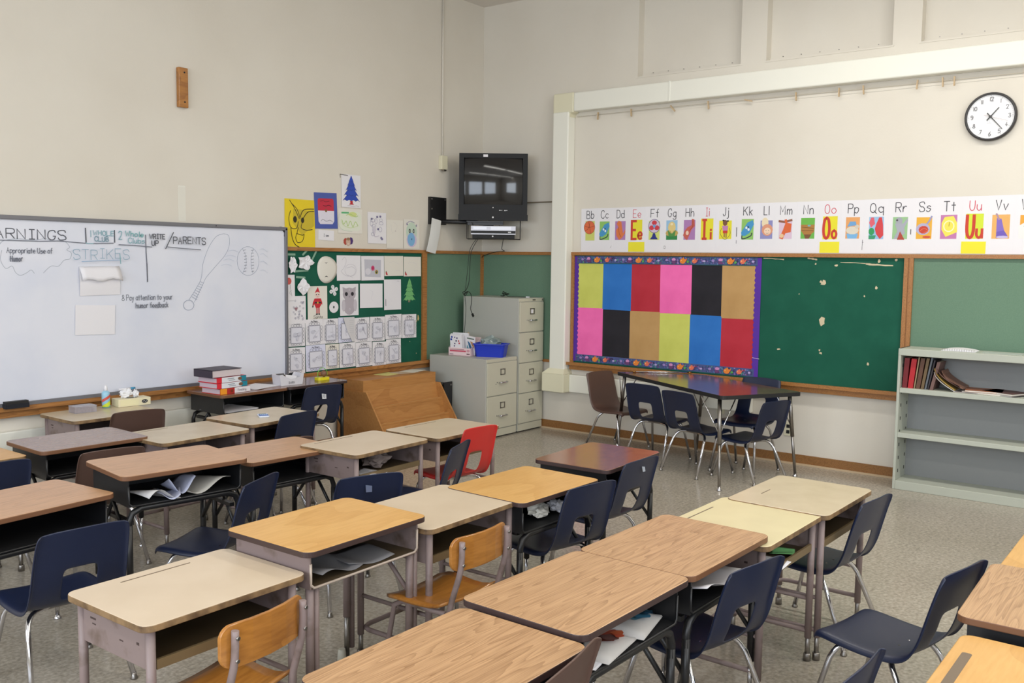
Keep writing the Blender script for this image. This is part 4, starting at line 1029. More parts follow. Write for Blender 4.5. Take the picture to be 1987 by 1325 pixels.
a.curve([(-3.03, 1.745), (-3.0, 1.69), (-2.995, 1.62), (-3.03, 1.545)], .003, BC); a.curve([(-2.92, 1.745), (-2.945, 1.69), (-2.945, 1.60), (-2.93, 1.545)], .003, BC)
for k in range(8):
    z = 1.73-.024*k; a.stroke([(-3.022+.01*math.sin(k*.45), z), (-2.998+.01*math.sin(k*.45), z+.004)], .003, K2); a.stroke([(-2.945, z), (-2.922, z+.004)], .003, K2)
for k, (z, x) in enumerate([(1.72, -3.17), (1.68, -3.19), (1.65, -3.21), (1.61, -3.23)]): a.curve([(x, z), (x+.05, z+.01), (x+.10, z-.005)], .0025, (190, 200, 216))
for z in (1.74, 1.70, 1.64, 1.57): a.curve([(-2.86, z), (-2.83, z+.005), (-2.79, z-.02)], .0025, (190, 200, 216))
a.build('ball_drawing', t, 'pale outline of a stitched ball')
sm = Art(.0118, .4)
rnd = random.Random(8)
def onw(name, label, cat, x, z, w_, h_, m, art=None, tilt=0, roll=0, bulge=0, t_=.0008, d=.034, group=None, lift=0):
    r_ = thing(name, label, cat, (x, -d, z), 0, group); r_.rotation_euler = (R(lift), R(-tilt), 0)
    sheet(w_, h_, t_, bulge, roll).build('sheet', m, r_)
    if art:
        A_ = Art(.0012+(.0008 if t_ > .001 else 0)); art(A_, w_, h_); A_.build('drawing', r_)
    return r_
r_ = onw('taped_paper', 'curled white paper taped on the whiteboard, its upper part folded into shade', 'paper', -4.216, 1.50, .29, .20, M_paper, None, 1, .0, .010, .001, .036)
fl = MB(); n = 8; vs = []
for i in range(n+1):
    for j in range(5):
        v = j/4; vs.append((-.145+.29*i/n+.008*v, -.004-.030*math.sin(v*PI*.5), .100-.095*v+.01*math.sin(i*1.3)*v))
fl.add(vs, [[i*5+j, i*5+j+1, (i+1)*5+j+1, (i+1)*5+j] for i in range(n) for j in range(4)], 0, True)
o = fl.build('folded_flap', M_paper, r_); m_ = o.modifiers.new('thickness', 'SOLIDIFY'); m_.thickness = .001
onw('taped_paper', 'faint flat white paper taped below the curled one on the whiteboard', 'paper', -4.255, 1.23, .285, .205, M_paper, lambda A_, w, h: A_.curve([(-.09, .08), (-.02, .085), (.03, .08)], .003, (206, 208, 220)), -2, .0, .0015, .001, .036)

# ---------------------------------------------------------------- drawings pinned on and above the left board
D0 = .014; DW = .002
G1 = (150, 148, 160); PK = (196, 60, 110); DK = (50, 48, 52)
def rectmid(q): return ((q[0]+q[1])/2, (q[2]+q[3])/2, q[1]-q[0], q[3]-q[2])
def pin(name, label, cat, q, m, art=None, d=D0, tilt=0, group=None, lift=.8, roll=0, bulge=0):
    x, z, w_, h_ = rectmid(q); return onw(name, label, cat, x, z, w_, h_, m, art, tilt, roll, bulge, .0008, d+h_/2*math.sin(R(lift)), group, -lift if False else lift*-1)
def star_paper(label, q, seed, m, spikes=9, tapes=()):
    x, z, w_, h_ = rectmid(q); r_ = random.Random(seed); t = thing('paper_snowflake', label, 'snowflake', (x, -.024, z))
    n = spikes*4; mb = MB(); vs = [(0, -.012, 0)]
    for ring_ in (.5, 1.0):
        for k in range(n):
            a_ = k*2*PI/n; rr = ring_*((1.0 if k % 4 == 0 else .72 if k % 2 == 0 else .84)*r_.uniform(.86, 1.08) if ring_ == 1 else r_.uniform(.85, 1.1))
            vs.append((rr*w_/2*math.cos(a_), -.006-r_.uniform(0, .014), rr*h_/2*math.sin(a_)))
    fs = [[0, 1+(k+1) % n, 1+k] for k in range(n)]+[[1+k, 1+(k+1) % n, 1+n+(k+1) % n, 1+n+k] for k in range(n)]
    mb.add(vs, fs); o = mb.build('folded_paper', m, t); md = o.modifiers.new('t', 'SOLIDIFY'); md.thickness = .0012
    for (cx, cz, l, rot_) in tapes:
        a_ = Art(-.008); c_, s_ = math.cos(R(rot_)), math.sin(R(rot_)); hw_ = .009
        a_.poly([(cx-l/2*c_+hw_*s_, cz-l/2*s_-hw_*c_), (cx+l/2*c_+hw_*s_, cz+l/2*s_-hw_*c_), (cx+l/2*c_-hw_*s_, cz+l/2*s_+hw_*c_), (cx-l/2*c_-hw_*s_, cz-l/2*s_+hw_*c_)], (132, 168, 146)); a_.build('tape', t, 'clear sticky tape')
    return t
star_paper('crumpled paper snowflake at the upper left corner of the green board', (-2.579, -2.483, 1.538, 1.698), 1, M_paper, 6, ((0, .085, .09, 0),))
star_paper('crumpled paper snowflake with long tape strips, second from the upper left', (-2.483, -2.303, 1.568, 1.705), 2, M_paper, 5, ((.01, .085, .07, 40), (.11, .06, .13, 58), (-.03, -.07, .15, 4)))
star_paper('folded white paper star below the taped crumpled snowflakes', (-2.498, -2.343, 1.359, 1.503), 5, M_paper, 4, ((-.01, .08, .10, -4),))
# oval mask
t = thing('paper_mask', 'large white oval paper mask with two small slits on the green board', 'mask', (-2.139, -.014, 1.578))
mb = MB(); n = 28; vs = [(0, -.008, 0)]
for ring_ in (.4, .75, 1.0):
    for k in range(n):
        a_ = k*2*PI/n; rr = ring_*(1+.04*math.sin(3*a_+1)); vs.append((rr*.115*math.cos(a_), -.007*(1-ring_**2)-.001, rr*.117*math.sin(a_)))
fs = [[0, 1+(k+1) % n, 1+k] for k in range(n)]
for q in range(2): fs += [[1+q*n+k, 1+q*n+(k+1) % n, 1+(q+1)*n+(k+1) % n, 1+(q+1)*n+k] for k in range(n)]
mb.add(vs, fs, 0, True); o = mb.build('mask_paper', M_paperw, t); md = o.modifiers.new('t', 'SOLIDIFY'); md.thickness = .001
A_ = Art(.0085); A_.poly([(-.035, .062), (-.015, .052), (.005, .064), (-.015, .058)], DK); A_.d = .0078; A_.poly([(-.035, -.066), (-.012, -.054), (.008, -.066), (-.012, -.062)], DK); A_.build('eye_slit', t)
def a_sketch(A_, w, h):
    c = (190, 186, 196)
    A_.curve([(-.08, .07), (-.05, .095), (-.03, .06), (-.06, 0), (-.09, -.03), (-.03, -.07), (.05, -.065), (.08, -.02), (.04, .01), (-.03, 0)], .003, c); A_.ring(.02, -.02, .07, .055, .0025, c, 16); A_.curve([(-.02, -.06), (.03, -.08), (.05, -.09)], .0025, c)
pin('pinned_drawing', 'faint pencil figure drawing right of the oval paper mask', 'drawing', (-2.028, -1.743, 1.480, 1.702), M_paper, a_sketch)
def a_grayflower(A_, w, h):
    A_.poly([(-.10, -.075), (.10, -.085), (.105, .075), (-.105, .08)], (190, 190, 200)); A_.ell(-.06, -.03, .035, .03, (212, 210, 218))
    A_.ell(.0, .0, .022, .024, PK, 9); A_.ell(.0, 0, .01, .01, (170, 40, 80), 7); A_.ell(.045, -.035, .022, .022, (190, 170, 60), 6); A_.ell(.045, -.035, .014, .016, (70, 80, 50), 6); A_.curve([(.01, -.01), (.03, -.02), (.045, -.03)], .004, (200, 120, 150))
pin('pinned_drawing', 'grey shaded drawing with a pink flower on the green board', 'drawing', (-1.736, -1.449, 1.479, 1.701), M_paper, a_grayflower, tilt=.5)
def a_corner(A_, w, h):
    A_.poly([(-w/2+.02, -h/2+.012), (-w/2+.045, -h/2+.010), (-w/2+.03, -h/2+.04), (-w/2+.015, -h/2+.035)], (186, 50, 60)); A_.ell(-w/2+.022, -h/2+.042, .006, .006, (70, 90, 60), 6); A_.stroke([(.02, -.04), (.08, -.042)], .002, (206, 200, 204)); A_.curve([(-.06, .03), (0, .04), (.06, .02)], .002, (210, 206, 208))
pin('pinned_drawing', 'pale sheet with a tiny red gift in its corner, left one of two', 'drawing', (-1.445, -1.195, 1.517, 1.704), M_paperw, a_corner, tilt=.5)
pin('pinned_drawing', 'pale sheet with a tiny red gift in its corner, right one of two', 'drawing', (-1.188, -.950, 1.512, 1.700), M_paperw, a_corner)
def a_redflower(A_, w, h):
    A_.ell(-.02, .055, .03, .03, (200, 90, 84), 9); A_.stroke([(-.005, .03), (.0, -.02), (.01, -.07)], .003, (120, 120, 116)); A_.curve([(.01, -.02), (-.01, -.04), (0, -.06)], .0025, (150, 150, 150))
pin('pinned_drawing', 'narrow sheet with a red flower at the left edge of the green board', 'drawing', (-2.585, -2.498, 1.318, 1.534), M_paper, a_redflower, d=.018)
def a_dots(A_, w, h):
    r_ = random.Random(4)
    for k in range(26): A_.ring(r_.uniform(-.04, .08), r_.uniform(-.09, .09), .007, .007, .002, (130, 128, 150), 6)
    A_.poly([(-.03, .02), (.01, .02), (-.01, -.01)], (150, 110, 120))
pin('pinned_drawing', 'sheet covered in tiny grey doodles above the story sheets', 'drawing', (-2.576, -2.378, 1.120, 1.355), M_paper, a_dots)
def a_santa(A_, w, h):
    RD = (196, 40, 52); A_.poly([(-.03, .085), (.005, .135), (.028, .085)], RD); A_.ell(0, .066, .032, .028, (226, 206, 196), 12); A_.ell(-.012, .07, .006, .007, DK, 6); A_.ell(.013, .07, .006, .007, DK, 6); A_.stroke([(-.008, .05), (.008, .05)], .003, RD)
    A_.poly([(-.035, .036), (.035, .036), (.045, -.01), (.02, -.045), (-.02, -.045), (-.04, -.01)], RD); A_.rect(-.038, .042, -.006, .006, DK); A_.rect(-.006, .008, -.008, .008, (220, 190, 70))
    A_.poly([(-.035, .036), (-.055, .0), (-.06, -.03), (-.05, -.03), (-.03, .01)], RD); A_.poly([(.035, .036), (.05, .0), (.05, -.02), (.04, -.01)], RD); A_.ell(-.055, -.033, .008, .008, DK, 6)
    A_.rect(-.016, -.004, -.095, -.045, RD); A_.rect(.006, .018, -.095, -.045, RD); A_.poly([(-.026, -.105), (-.004, -.105), (-.004, -.092), (-.016, -.092)], DK); A_.poly([(.006, -.105), (.024, -.105), (.018, -.092), (.006, -.092)], DK)
    A_.text('Santa', -.05, -.136, .026, .0025, DK, slant=.2, wid=1.1)
pin('pinned_drawing', 'cream sheet with a small red Santa figure and the word Santa', 'drawing', (-2.358, -2.139, 1.150, 1.435), M_paperw, a_santa)
# cut paper snowflakes
t = thing('paper_snowflake', 'small cut-out cross-shaped paper snowflake left of the owl drawing', 'snowflake', (-2.061, -.0115, 1.395))
A_ = Art(.0008); 
for k in range(4): A_.ell(.032*math.cos(R(20+90*k)), .032*math.sin(R(20+90*k)), .020, .018, M_paper, 8)
A_.ell(0, 0, .026, .024, M_paper, 8)
for k in range(4): A_.ell(.034*math.cos(R(20+90*k)), .034*math.sin(R(20+90*k)), .005, .004, (30, 92, 74), 5); A_.ell(.017*math.cos(R(65+90*k)), .017*math.sin(R(65+90*k)), .004, .004, (30, 92, 74), 5)
A_.build('cut_paper', t)
t = thing('paper_snowflake', 'small round white paper disc with a hole below the cross-shaped snowflake', 'snowflake', (-2.060, -.0115, 1.247))
A_ = Art(.0008); A_.ell(0, 0, .054, .050, M_paper, 16); A_.ell(0, 0, .009, .013, (40, 60, 56), 8)
for k in range(8): A_.stroke([(.02*math.cos(k*PI/4), .02*math.sin(k*PI/4)), (.05*math.cos(k*PI/4), .046*math.sin(k*PI/4))], .0015, (206, 208, 214))
A_.build('cut_paper', t)
def a_owl(A_, w, h):
    g = (176, 168, 176); A_.ell(0, .05, .078, .058, g, 16); A_.poly([(-.075, .07), (-.08, .115), (-.03, .098)], g); A_.poly([(.075, .07), (.08, .115), (.03, .098)], g); A_.ell(0, -.05, .072, .085, g, 16); A_.ell(-.07, -.05, .022, .055, (196, 190, 198), 10); A_.ell(.07, -.05, .022, .055, (196, 190, 198), 10)
    for x in (-.036, .036): A_.ell(x, .052, .018, .018, (40, 36, 44), 10)
    A_.poly([(-.008, .035), (.008, .035), (0, .015)], (150, 140, 150)); A_.ring(0, .09, .006, .008, .002, (220, 216, 222), 6); A_.ring(0, -.085, .008, .01, .002, (220, 216, 222), 6)
pin('pinned_drawing', 'grey owl drawing with two big dark eyes', 'drawing', (-1.992, -1.771, 1.167, 1.449), M_paper, a_owl)
pin('pinned_drawing', 'nearly blank square sheet right of the owl drawing', 'drawing', (-1.752, -1.467, 1.227, 1.449), M_paper, lambda A_, w, h: A_.curve([(-.02, .05), (.02, .03), (.0, -.02), (.02, -.05)], .002, (208, 206, 216)), tilt=-.5)
pin('pinned_drawing', 'tall nearly blank sheet with small writing left of the green paper tree', 'drawing', (-1.448, -1.224, 1.200, 1.485), M_paper, lambda A_, w, h: (A_.text('name', w/2-.055, h/2-.02, .010, .001, G1), A_.stroke([(-w/2+.02, -h/2+.04), (-w/2+.02, -h/2+.10)], .006, (120, 118, 124))))
t = thing('paper_tree', 'green cut-paper fir tree on the right of the green board', 'decoration', (-1.106, -.0115, 1.379))
A_ = Art(.0008); LG = (112, 178, 112)
A_.rect(-.016, .012, -.114, -.085, (130, 116, 100))
for k, (z, wt, wb_, hh) in enumerate([(-.10, .03, .088, .06), (-.055, .03, .075, .055), (-.012, .025, .058, .05), (.028, .02, .042, .045), (.062, .004, .028, .05)]):
    n = 8; pts = [(-wt, z+hh), (wt, z+hh)]; 
    for i in range(n+1): u = 1-2*i/n; pts.append((u*wb_, z+(.012 if i % 2 else 0)))
    A_.poly(pts, LG); A_.stroke([(-wt*1.2, z+.004), (0, z-.004), (wt*1.2, z+.006)], .003, (70, 130, 84))
A_.build('cut_paper', t)
# "My Story" sheets
QS = [('S', [(-2.576, -2.388, .929, 1.142), (-2.385, -2.190, .930, 1.151), (-2.188, -2.015, .930, 1.148), (-2.013, -1.828, .930, 1.153), (-1.822, -1.633, .920, 1.142), (-1.631, -1.440, .918, 1.143), (-1.433, -1.214, .927, 1.155), (-1.210, -1.015, .923, 1.149)]),
      ('L', [(-2.585, -2.389, .697, .919), (-2.383, -2.163, .703, .927), (-2.160, -2.005, .705, .922), (-2.002, -1.810, .704, .924), (-1.804, -1.601, .696, .917), (-1.599, -1.421, .686, .909), (-1.419, -1.223, .694, .922)])]
def a_story(seed, tone=0):
    def f(A_, w, h):
        r_ = random.Random(seed); c = (112, 110, 124); sx = w/.20; sz = h/.215
        A_.ctext('My Story', 0, h/2-.026, .014, .0030, (52, 50, 60), width=w*.36)
        x0, x1, z0, z1 = -.062*sx, .060*sx, -.078*sz, .052*sz
        A_.rect(x0-.006, x1+.006, z0-.006, z1+.006, (176, 176, 188)); A_.rect(x0, x1, z0, z1, (218, 218, 228))
        A_.stroke([(x0, z0), (x1, z0), (x1, z1), (x0, z1), (x0, z0)], .0014, c)
        for k in range(4):
            u = x0+(k+.5)*(x1-x0)/4; A_.ring(u, z1+.016, .014*sx, .012, .0020, c, 8); A_.ring(u, z0-.014, .014*sx, .009, .0020, c, 8)
        for k in range(4):
            v = z0+(k+.5)*(z1-z0)/4; A_.ring(x0-.015, v, .011, .015, .0020, c, 8); A_.ring(x1+.016, v, .011, .015, .0020, c, 8)
        for k in range(3): 
            cx, cz = r_.uniform(x0*.6, x1*.6), r_.uniform(z0*.7, z1*.4)
            A_.ell(cx, cz, r_.uniform(.008, .026), r_.uniform(.006, .02), (200+tone, 200+tone, 212+tone), 7)
        A_.curve([(r_.uniform(x0, x1)*.7, r_.uniform(z0, z1)*.7) for _ in range(4)], .0015, (164, 162, 176))
        A_.stroke([(-.01, r_.uniform(-.02, .02)), (.012, r_.uniform(-.02, .02))], .002, (120, 118, 130))
    return f
ORD = ['leftmost', 'second from the left', 'third from the left', 'fourth from the left', 'fifth from the left', 'third from the right', 'second from the right', 'rightmost']
ORD2 = ['leftmost', 'second from the left', 'third from the left', 'middle', 'third from the right', 'second from the right', 'rightmost']
for row, qs in QS:
    for k, q in enumerate(qs):
        lb = '%s \'My Story\' frame sheet in the %s row' % ((ORD if row == 'S' else ORD2)[k], 'upper' if row == 'S' else 'lower')
        if row == 'S' and k == 3:
            def fold(A_, w, h):
                a_story(33)(A_, w, h); A_.poly([(-w/2+.05, h/2), (w/2, h/2), (w/2, -h/2), (w/2-.03, -h/2), (0, 0)], (206, 204, 206))
                for i in range(7): A_.stroke([(.0+.03, h/2-.03-.018*i), (w/2-.012, h/2-.03-.018*i)], .002, (176, 176, 184))
            lb = '\'My Story\' sheet with its right side folded over ruled writing, upper row'
            pin('story_sheet', lb, 'worksheet', q, M_paperb, fold, d=.016, group='My Story sheets'); continue
        m_ = M_paperb if (row, k) in (('L', 1),) else (M_paperw if (row, k) == ('L', 2) else M_paper)
        pin('story_sheet', lb, 'worksheet', q, m_, a_story(k+(20 if row == 'S' else 50)), d=.014+.0025*(k % 2), tilt=(-1, .6, -.4, 0, .8, -1.2, .3, -.6)[k], group='My Story sheets', lift=1.0)
# papers on the wall above the board
def a_yellow(A_, w, h):
    K_ = (44, 40, 24); s_ = w/.323
    def C_(P, ww=.006): A_.curve([(x*s_, z*s_*1.25) for x, z in P], ww, K_)
    A_.poly([(-.07, .12), (.15, .10), (.15, -.02), (.02, -.10), (-.08, 0)], (198, 176, 46))
    C_([(-.09, .13), (-.03, .09), (.0, .03)]); C_([(-.11, .15), (-.06, .10), (-.01, .03)]); C_([(.0, .04), (.04, .09), (.15, .10)], .007); C_([(.02, .02), (.08, .075), (.15, .085)], .007)
    C_([(-.10, .08), (-.12, .03), (-.10, -.03), (-.04, -.035), (-.02, .01)]); C_([(.02, .0), (.01, -.03), (.06, -.045), (.13, -.04)])
    A_.ell(-.055*s_, .03, .02, .028, K_, 9); A_.ell(.025*s_, .025, .018, .024, K_, 9)
    C_([(-.10, -.03), (-.09, -.09), (-.06, -.14), (.0, -.165), (.04, -.17)]); C_([(-.04, -.07), (.02, -.08), (.04, -.075), (.02, -.12), (-.03, -.13), (-.05, -.10), (-.04, -.07)], .005); C_([(-.02, -.03), (-.03, -.05), (-.035, -.07)], .005)
pin('wall_drawing', 'bright yellow paper with a black scribbled face above the board', 'drawing', (-2.585, -2.262, 1.768, 2.166), mat('yellow_paper', (226, 200, 34), .7), a_yellow, d=.002, lift=.4)
def a_bluep(A_, w, h):
    A_.poly(rrect(-.090, .090, -.075, .105, .02), (190, 44, 66)); A_.poly([(-.088, -.09), (-.07, -.115), (.07, -.115), (.090, -.09), (.092, .0), (-.090, .0)], (218, 214, 226)); A_.ell(0, .0, .013, .014, (130, 96, 60), 8)
    A_.curve([(-.06, .08), (-.03, .085), (0, .078), (.04, .084)], .004, (110, 24, 44)); A_.curve([(-.03, .045), (0, .04), (.03, .048), (.06, .04)], .005, (90, 24, 40)); A_.curve([(-.06, -.09), (-.04, -.075), (0, -.09), (.04, -.08), (.07, -.095)], .003, (90, 88, 100))
pin('wall_drawing', 'blue mount with a red and white rounded card', 'drawing', (-2.267, -2.011, 1.931, 2.239), mat('blue_card', (74, 90, 164), .7), a_bluep, d=.002, tilt=1.5, lift=.8)
pin('wall_drawing', 'small torn white note under the blue mount', 'note', (-2.225, -2.046, 1.830, 1.918), M_paper, lambda A_, w, h: (A_.text('I am', -.03, -.012, .022, .003, (90, 88, 96))), d=.002, tilt=-2)
def a_bluetree(A_, w, h):
    B_2 = (46, 74, 176)
    for z, wt, wb_, hh in [(-.085, .04, .098, .06), (-.04, .035, .085, .06), (.005, .028, .064, .055), (.045, .018, .046, .05), (.08, .002, .03, .055)]:
        n = 8; pts = [(-wt, z+hh), (wt, z+hh)]
        for i in range(n+1): u = 1-2*i/n; pts.append((u*wb_, z+(.010 if i % 2 else -.002)))
        A_.poly([(x*1.06, (zz-.002)) for x, zz in pts], (30, 34, 60)); A_.poly(pts, B_2)
    A_.poly([(-.018, -.087), (.018, -.087), (.014, -.105), (.03, -.118), (-.028, -.118), (-.012, -.105)], (186, 40, 50)); A_.curve([(-.05, -.13), (-.02, -.128), (.02, -.135), (.06, -.125), (.09, -.135)], .002, G1)
pin('wall_drawing', 'white sheet with a blue fir tree, highest of the wall drawings', 'drawing', (-1.959, -1.732, 2.127, 2.416), M_paper, a_bluetree, d=.002)
a_ = Art(.004); a_.stroke([(-.03, .0), (.06, -.006)], .006, (70, 60, 50)); a_.stroke([(-.03, 0), (-.028, -.03)], .004, (90, 80, 70)); o = a_.build('tape_strip', None, loc=(-1.945, 0, 2.412)); tag(o, 'dark strip of tape at the top left of the blue tree sheet', 'tape')
def a_green(A_, w, h):
    A_.poly(rrect(-w*.42, w*.46, -h*.40, h*.40, .05), (222, 226, 210)); g = (176, 204, 120)
    A_.stroke([(-.10, .07), (-.02, .072)], .014, (90, 176, 120)); A_.ell(.03, .06, .05, .022, (206, 216, 140), 8); A_.curve([(-.05, .05), (0, .06), (.06, .04), (.09, .05)], .006, g)
    A_.curve([(-.10, .01), (-.08, -.03), (-.05, .0), (-.03, -.045), (0, .0), (.03, -.05), (.06, -.005), (.09, -.04)], .006, g); A_.curve([(-.11, 0), (-.08, -.04), (0, -.06), (.09, -.04)], .004, (196, 214, 150))
    A_.curve([(-.13, .06), (-.14, -.03), (-.09, -.08), (.02, -.09)], .003, (190, 210, 190))
pin('wall_drawing', 'pale sheet with light green scribbles under the blue tree sheet', 'drawing', (-2.000, -1.712, 1.899, 2.116), M_paperw, a_green, d=.002, lift=.5)
a_ = Art(.001); a_.ell(-.032, .0, .026, .032, (170, 70, 56), 7); a_.ell(.032, .006, .026, .034, (70, 44, 110), 7); a_.ell(0, -.004, .028, .038, (200, 170, 150), 10); a_.ell(0, .022, .024, .014, (150, 120, 90), 8); a_.ell(0, -.02, .015, .01, (214, 190, 176), 8)
o = a_.build('cut_out_figure', None, loc=(-1.878, 0, 1.826)); tag(o, 'tiny colourful cut-out figure above the oak rail', 'decoration')
def a_doodle(A_, w, h):
    r_ = random.Random(6); c = (120, 116, 150)
    for k in range(8): A_.ring(r_.uniform(-.07, .08), r_.uniform(-.10, .11), r_.uniform(.008, .03), r_.uniform(.008, .03), .003, (150, 146, 172), 9)
    for x, z in ((.0, .10), (.04, .105), (-.07, .08), (.06, -.10), (.05, -.09), (.01, -.01)): A_.ell(x, z, .014, .012, c, 5)
    A_.ell(-.04, -.02, .02, .04, (204, 200, 212), 8); A_.curve([(-.05, -.04), (-.03, -.08), (.02, -.07)], .004, (180, 170, 190))
pin('wall_drawing', 'sheet with purple pencil doodles, left of three near the television', 'drawing', (-1.644, -1.409, 1.816, 2.100), M_paper, a_doodle, d=.002)
pin('wall_drawing', 'almost blank pale sheet between purple doodles and blue animal drawing', 'drawing', (-1.405, -1.185, 1.775, 2.040), M_paperw, lambda A_, w, h: (A_.curve([(-.05, .09), (-.04, .02), (0, .03), (.03, .08), (-.02, .11)], .002, (204, 200, 198)), A_.ell(.01, .03, .004, .004, (150, 140, 140), 5)), d=.002)
def a_bear(A_, w, h):
    A_.ell(0, .02, .075, .095, (196, 214, 196), 16); A_.ell(.0, -.055, .07, .07, (206, 190, 214), 14); A_.ell(-.005, -.05, .052, .065, (126, 176, 216), 14)
    for x in (-.025, .028): A_.ell(x, .03, .014, .021, (50, 52, 50), 10); A_.ell(x+.002, .03, .006, .012, (190, 200, 190), 8)
    A_.poly([(-.07, .085), (-.065, .11), (-.05, .085)], (110, 112, 150)); A_.poly([(.055, .08), (.068, .10), (.07, .07)], (110, 112, 150)); A_.stroke([(-.008, -.04), (.006, -.055)], .003, (60, 70, 90)); A_.stroke([(.006, -.04), (-.008, -.055)], .003, (60, 70, 90))
    A_.curve([(-.07, .10), (-.02, .122), (.04, .11)], .005, (150, 150, 180))
pin('wall_drawing', 'drawing of a pale animal face with a blue beard', 'drawing', (-1.179, -.962, 1.775, 2.054), M_paperw, a_bear, d=.002)
a_ = Art(.0105); a_.poly([(-.03, -.035), (-.005, -.01), (.0, .035), (.008, .03), (.02, .0), (.012, -.025), (.0, -.01), (-.02, -.038)], (200, 176, 120)); a_.up(); a_.ell(-.11, -.22, .004, .005, chip, 5); a_.ell(-.02, -.34, .004, .006, chip, 5)
o = a_.build('tan_scrap', None, loc=(-.985, 0, 1.105)); tag(o, 'tan paper scrap stuck on the dark green board near its right edge', 'scrap')

# ---------------------------------------------------------------- alphabet cards on the right wall (local x runs along -world y)
def on_r(name, label, cat, u, z, d, group=None, tilt=0):
    t = thing(name, label, cat, (-d, -u, z), 0, group); t.rotation_euler = (0, R(-tilt), RZR); return t
US = [1.244, 1.416, 1.596, 1.765, 1.948, 2.134, 2.308, 2.484, 2.65, 2.852, 3.034, 3.187, 3.373, 3.566, 3.738, 3.924, 4.109, 4.285, 4.46, 4.634, 4.814, 4.99, 5.17]
YE, OR_, GN, PU, BL = (226, 216, 50), (222, 150, 60), (130, 186, 90), (168, 122, 176), (60, 130, 190)
RD = (196, 62, 46); DKK = (70, 66, 72)
def P_ball(A_): A_.rect(-.052, .05, -.095, .09, (200, 206, 110)); A_.ell(-.008, .03, .060, .062, (214, 106, 64), 20); A_.ring(-.008, .03, .060, .062, .003, (120, 50, 36), 20); A_.curve([(-.06, .045), (-.01, .03), (.05, .045)], .003, (120, 50, 36)); A_.curve([(-.02, .09), (-.005, .03), (.01, -.03)], .003, (120, 50, 36)); A_.curve([(-.055, .0), (-.02, .02), (.0, .09)], .003, (120, 50, 36))
def P_cup(A_): 
    A_.rect(-.052, .055, -.09, .085, (140, 190, 100)); A_.curve([(-.045, -.05), (-.04, -.085), (.03, -.06), (.04, -.035)], .009, (50, 56, 60)); A_.poly([(-.055, -.03), (.0, .055), (.045, .075), (.058, .04), (.02, -.035), (-.02, -.06), (-.05, -.055)], (70, 146, 196)); A_.ell(-.008, .01, .010, .012, (220, 230, 240), 8); A_.ell(.012, -.005, .010, .012, (220, 230, 240), 8); A_.rect(.0, .014, .01, .024, (40, 70, 110))
def P_dog(A_): A_.rect(-.055, .055, -.09, .085, PU); A_.poly([(-.02, .09), (.01, .08), (.02, .02), (.03, -.03), (.055, .01), (.05, -.03), (.02, -.07), (-.01, -.09), (-.04, -.05), (-.045, .0), (-.02, .03), (-.04, .06)], (216, 118, 66)); A_.curve([(-.02, .03), (-.01, -.03), (.01, -.06)], .004, (150, 70, 40))
def big(l1, l2, bg):
    def f(A_):
        A_.rect(-.058, .058, -.09, .095, bg); A_.ctext(l1, -.028, -.082, .165, .022, RD, width=.045 if l1 != 'I' else .040); A_.ctext(l2, .034, -.082, .105 if l2 != 'i' else .09, .018, RD, width=.036 if l2 != 'i' else .006)
    return f
def P_fan(A_): 
    A_.rect(-.055, .055, -.09, .08, (206, 214, 120)); A_.ell(0, .035, .058, .062, (206, 190, 210), 18)
    for k in range(3): A_.ell(.03*math.cos(R(90+120*k)), .035+.03*math.sin(R(90+120*k)), .026, .022, (200, 60, 70), 9)
    A_.ell(0, .035, .014, .016, (110, 160, 210), 10); A_.ring(0, .035, .058, .062, .004, (80, 60, 120), 18); A_.poly([(-.04, -.085), (.04, -.085), (.02, -.06), (.01, -.03), (-.01, -.03), (-.02, -.06)], (40, 50, 130))
def P_gor(A_): A_.rect(-.055, .055, -.03, .085, (150, 190, 220)); A_.rect(-.055, .055, -.09, -.03, (50, 130, 70)); A_.ell(0, .02, .038, .055, (220, 196, 130), 10); A_.ell(-.03, -.03, .03, .026, (190, 160, 90), 8); A_.ell(.035, -.03, .028, .026, (190, 160, 90), 8); A_.poly([(-.04, .0), (0, -.04), (.04, .0), (.03, -.06), (-.03, -.06)], (80, 140, 70)); A_.ell(0, .05, .014, .012, (236, 220, 180), 8)
def P_horse(A_): A_.rect(-.055, .055, -.09, .085, PU); A_.poly([(.02, .095), (.045, .09), (.05, .03), (.02, .0), (.0, -.05), (-.02, -.095), (-.04, -.08), (-.06, -.05), (-.045, -.01), (-.02, .02), (.02, .04)], (192, 92, 80)); A_.ell(-.02, -.03, .015, .02, (230, 200, 180), 8); A_.curve([(.03, .08), (.03, .03), (.0, -.01)], .004, (130, 50, 46))
def P_jump(A_):
    A_.rect(-.058, .056, -.085, .075, YE); A_.ell(-.004, .055, .022, .026, (120, 80, 60), 10); A_.ell(.02, .07, .012, .008, (40, 30, 30), 6); A_.ell(-.02, .075, .01, .008, (40, 30, 30), 6); A_.poly([(-.03, .03), (.025, .03), (.02, -.015), (-.022, -.015)], (190, 130, 180)); A_.rect(-.022, .02, -.035, -.012, RD); A_.rect(-.014, -.004, -.07, -.035, (140, 96, 70)); A_.rect(.004, .013, -.075, -.035, (140, 96, 70)); A_.curve([(-.035, .01), (-.045, -.04), (0, -.088), (.045, -.04), (.035, .01)], .003, (90, 90, 60))
def P_lion(A_): A_.rect(-.05, .055, -.085, .07, (140, 140, 190)); A_.ell(-.01, .05, .03, .045, (230, 214, 180), 10); A_.ell(.01, -.01, .048, .050, (216, 150, 120), 14); A_.ell(.012, -.02, .030, .030, (236, 206, 180), 12); A_.ell(0, -.015, .003, .004, DKK, 5); A_.ell(.022, -.015, .003, .004, DKK, 5); A_.curve([(0, -.035), (.012, -.04), (.024, -.034)], .002, DKK)
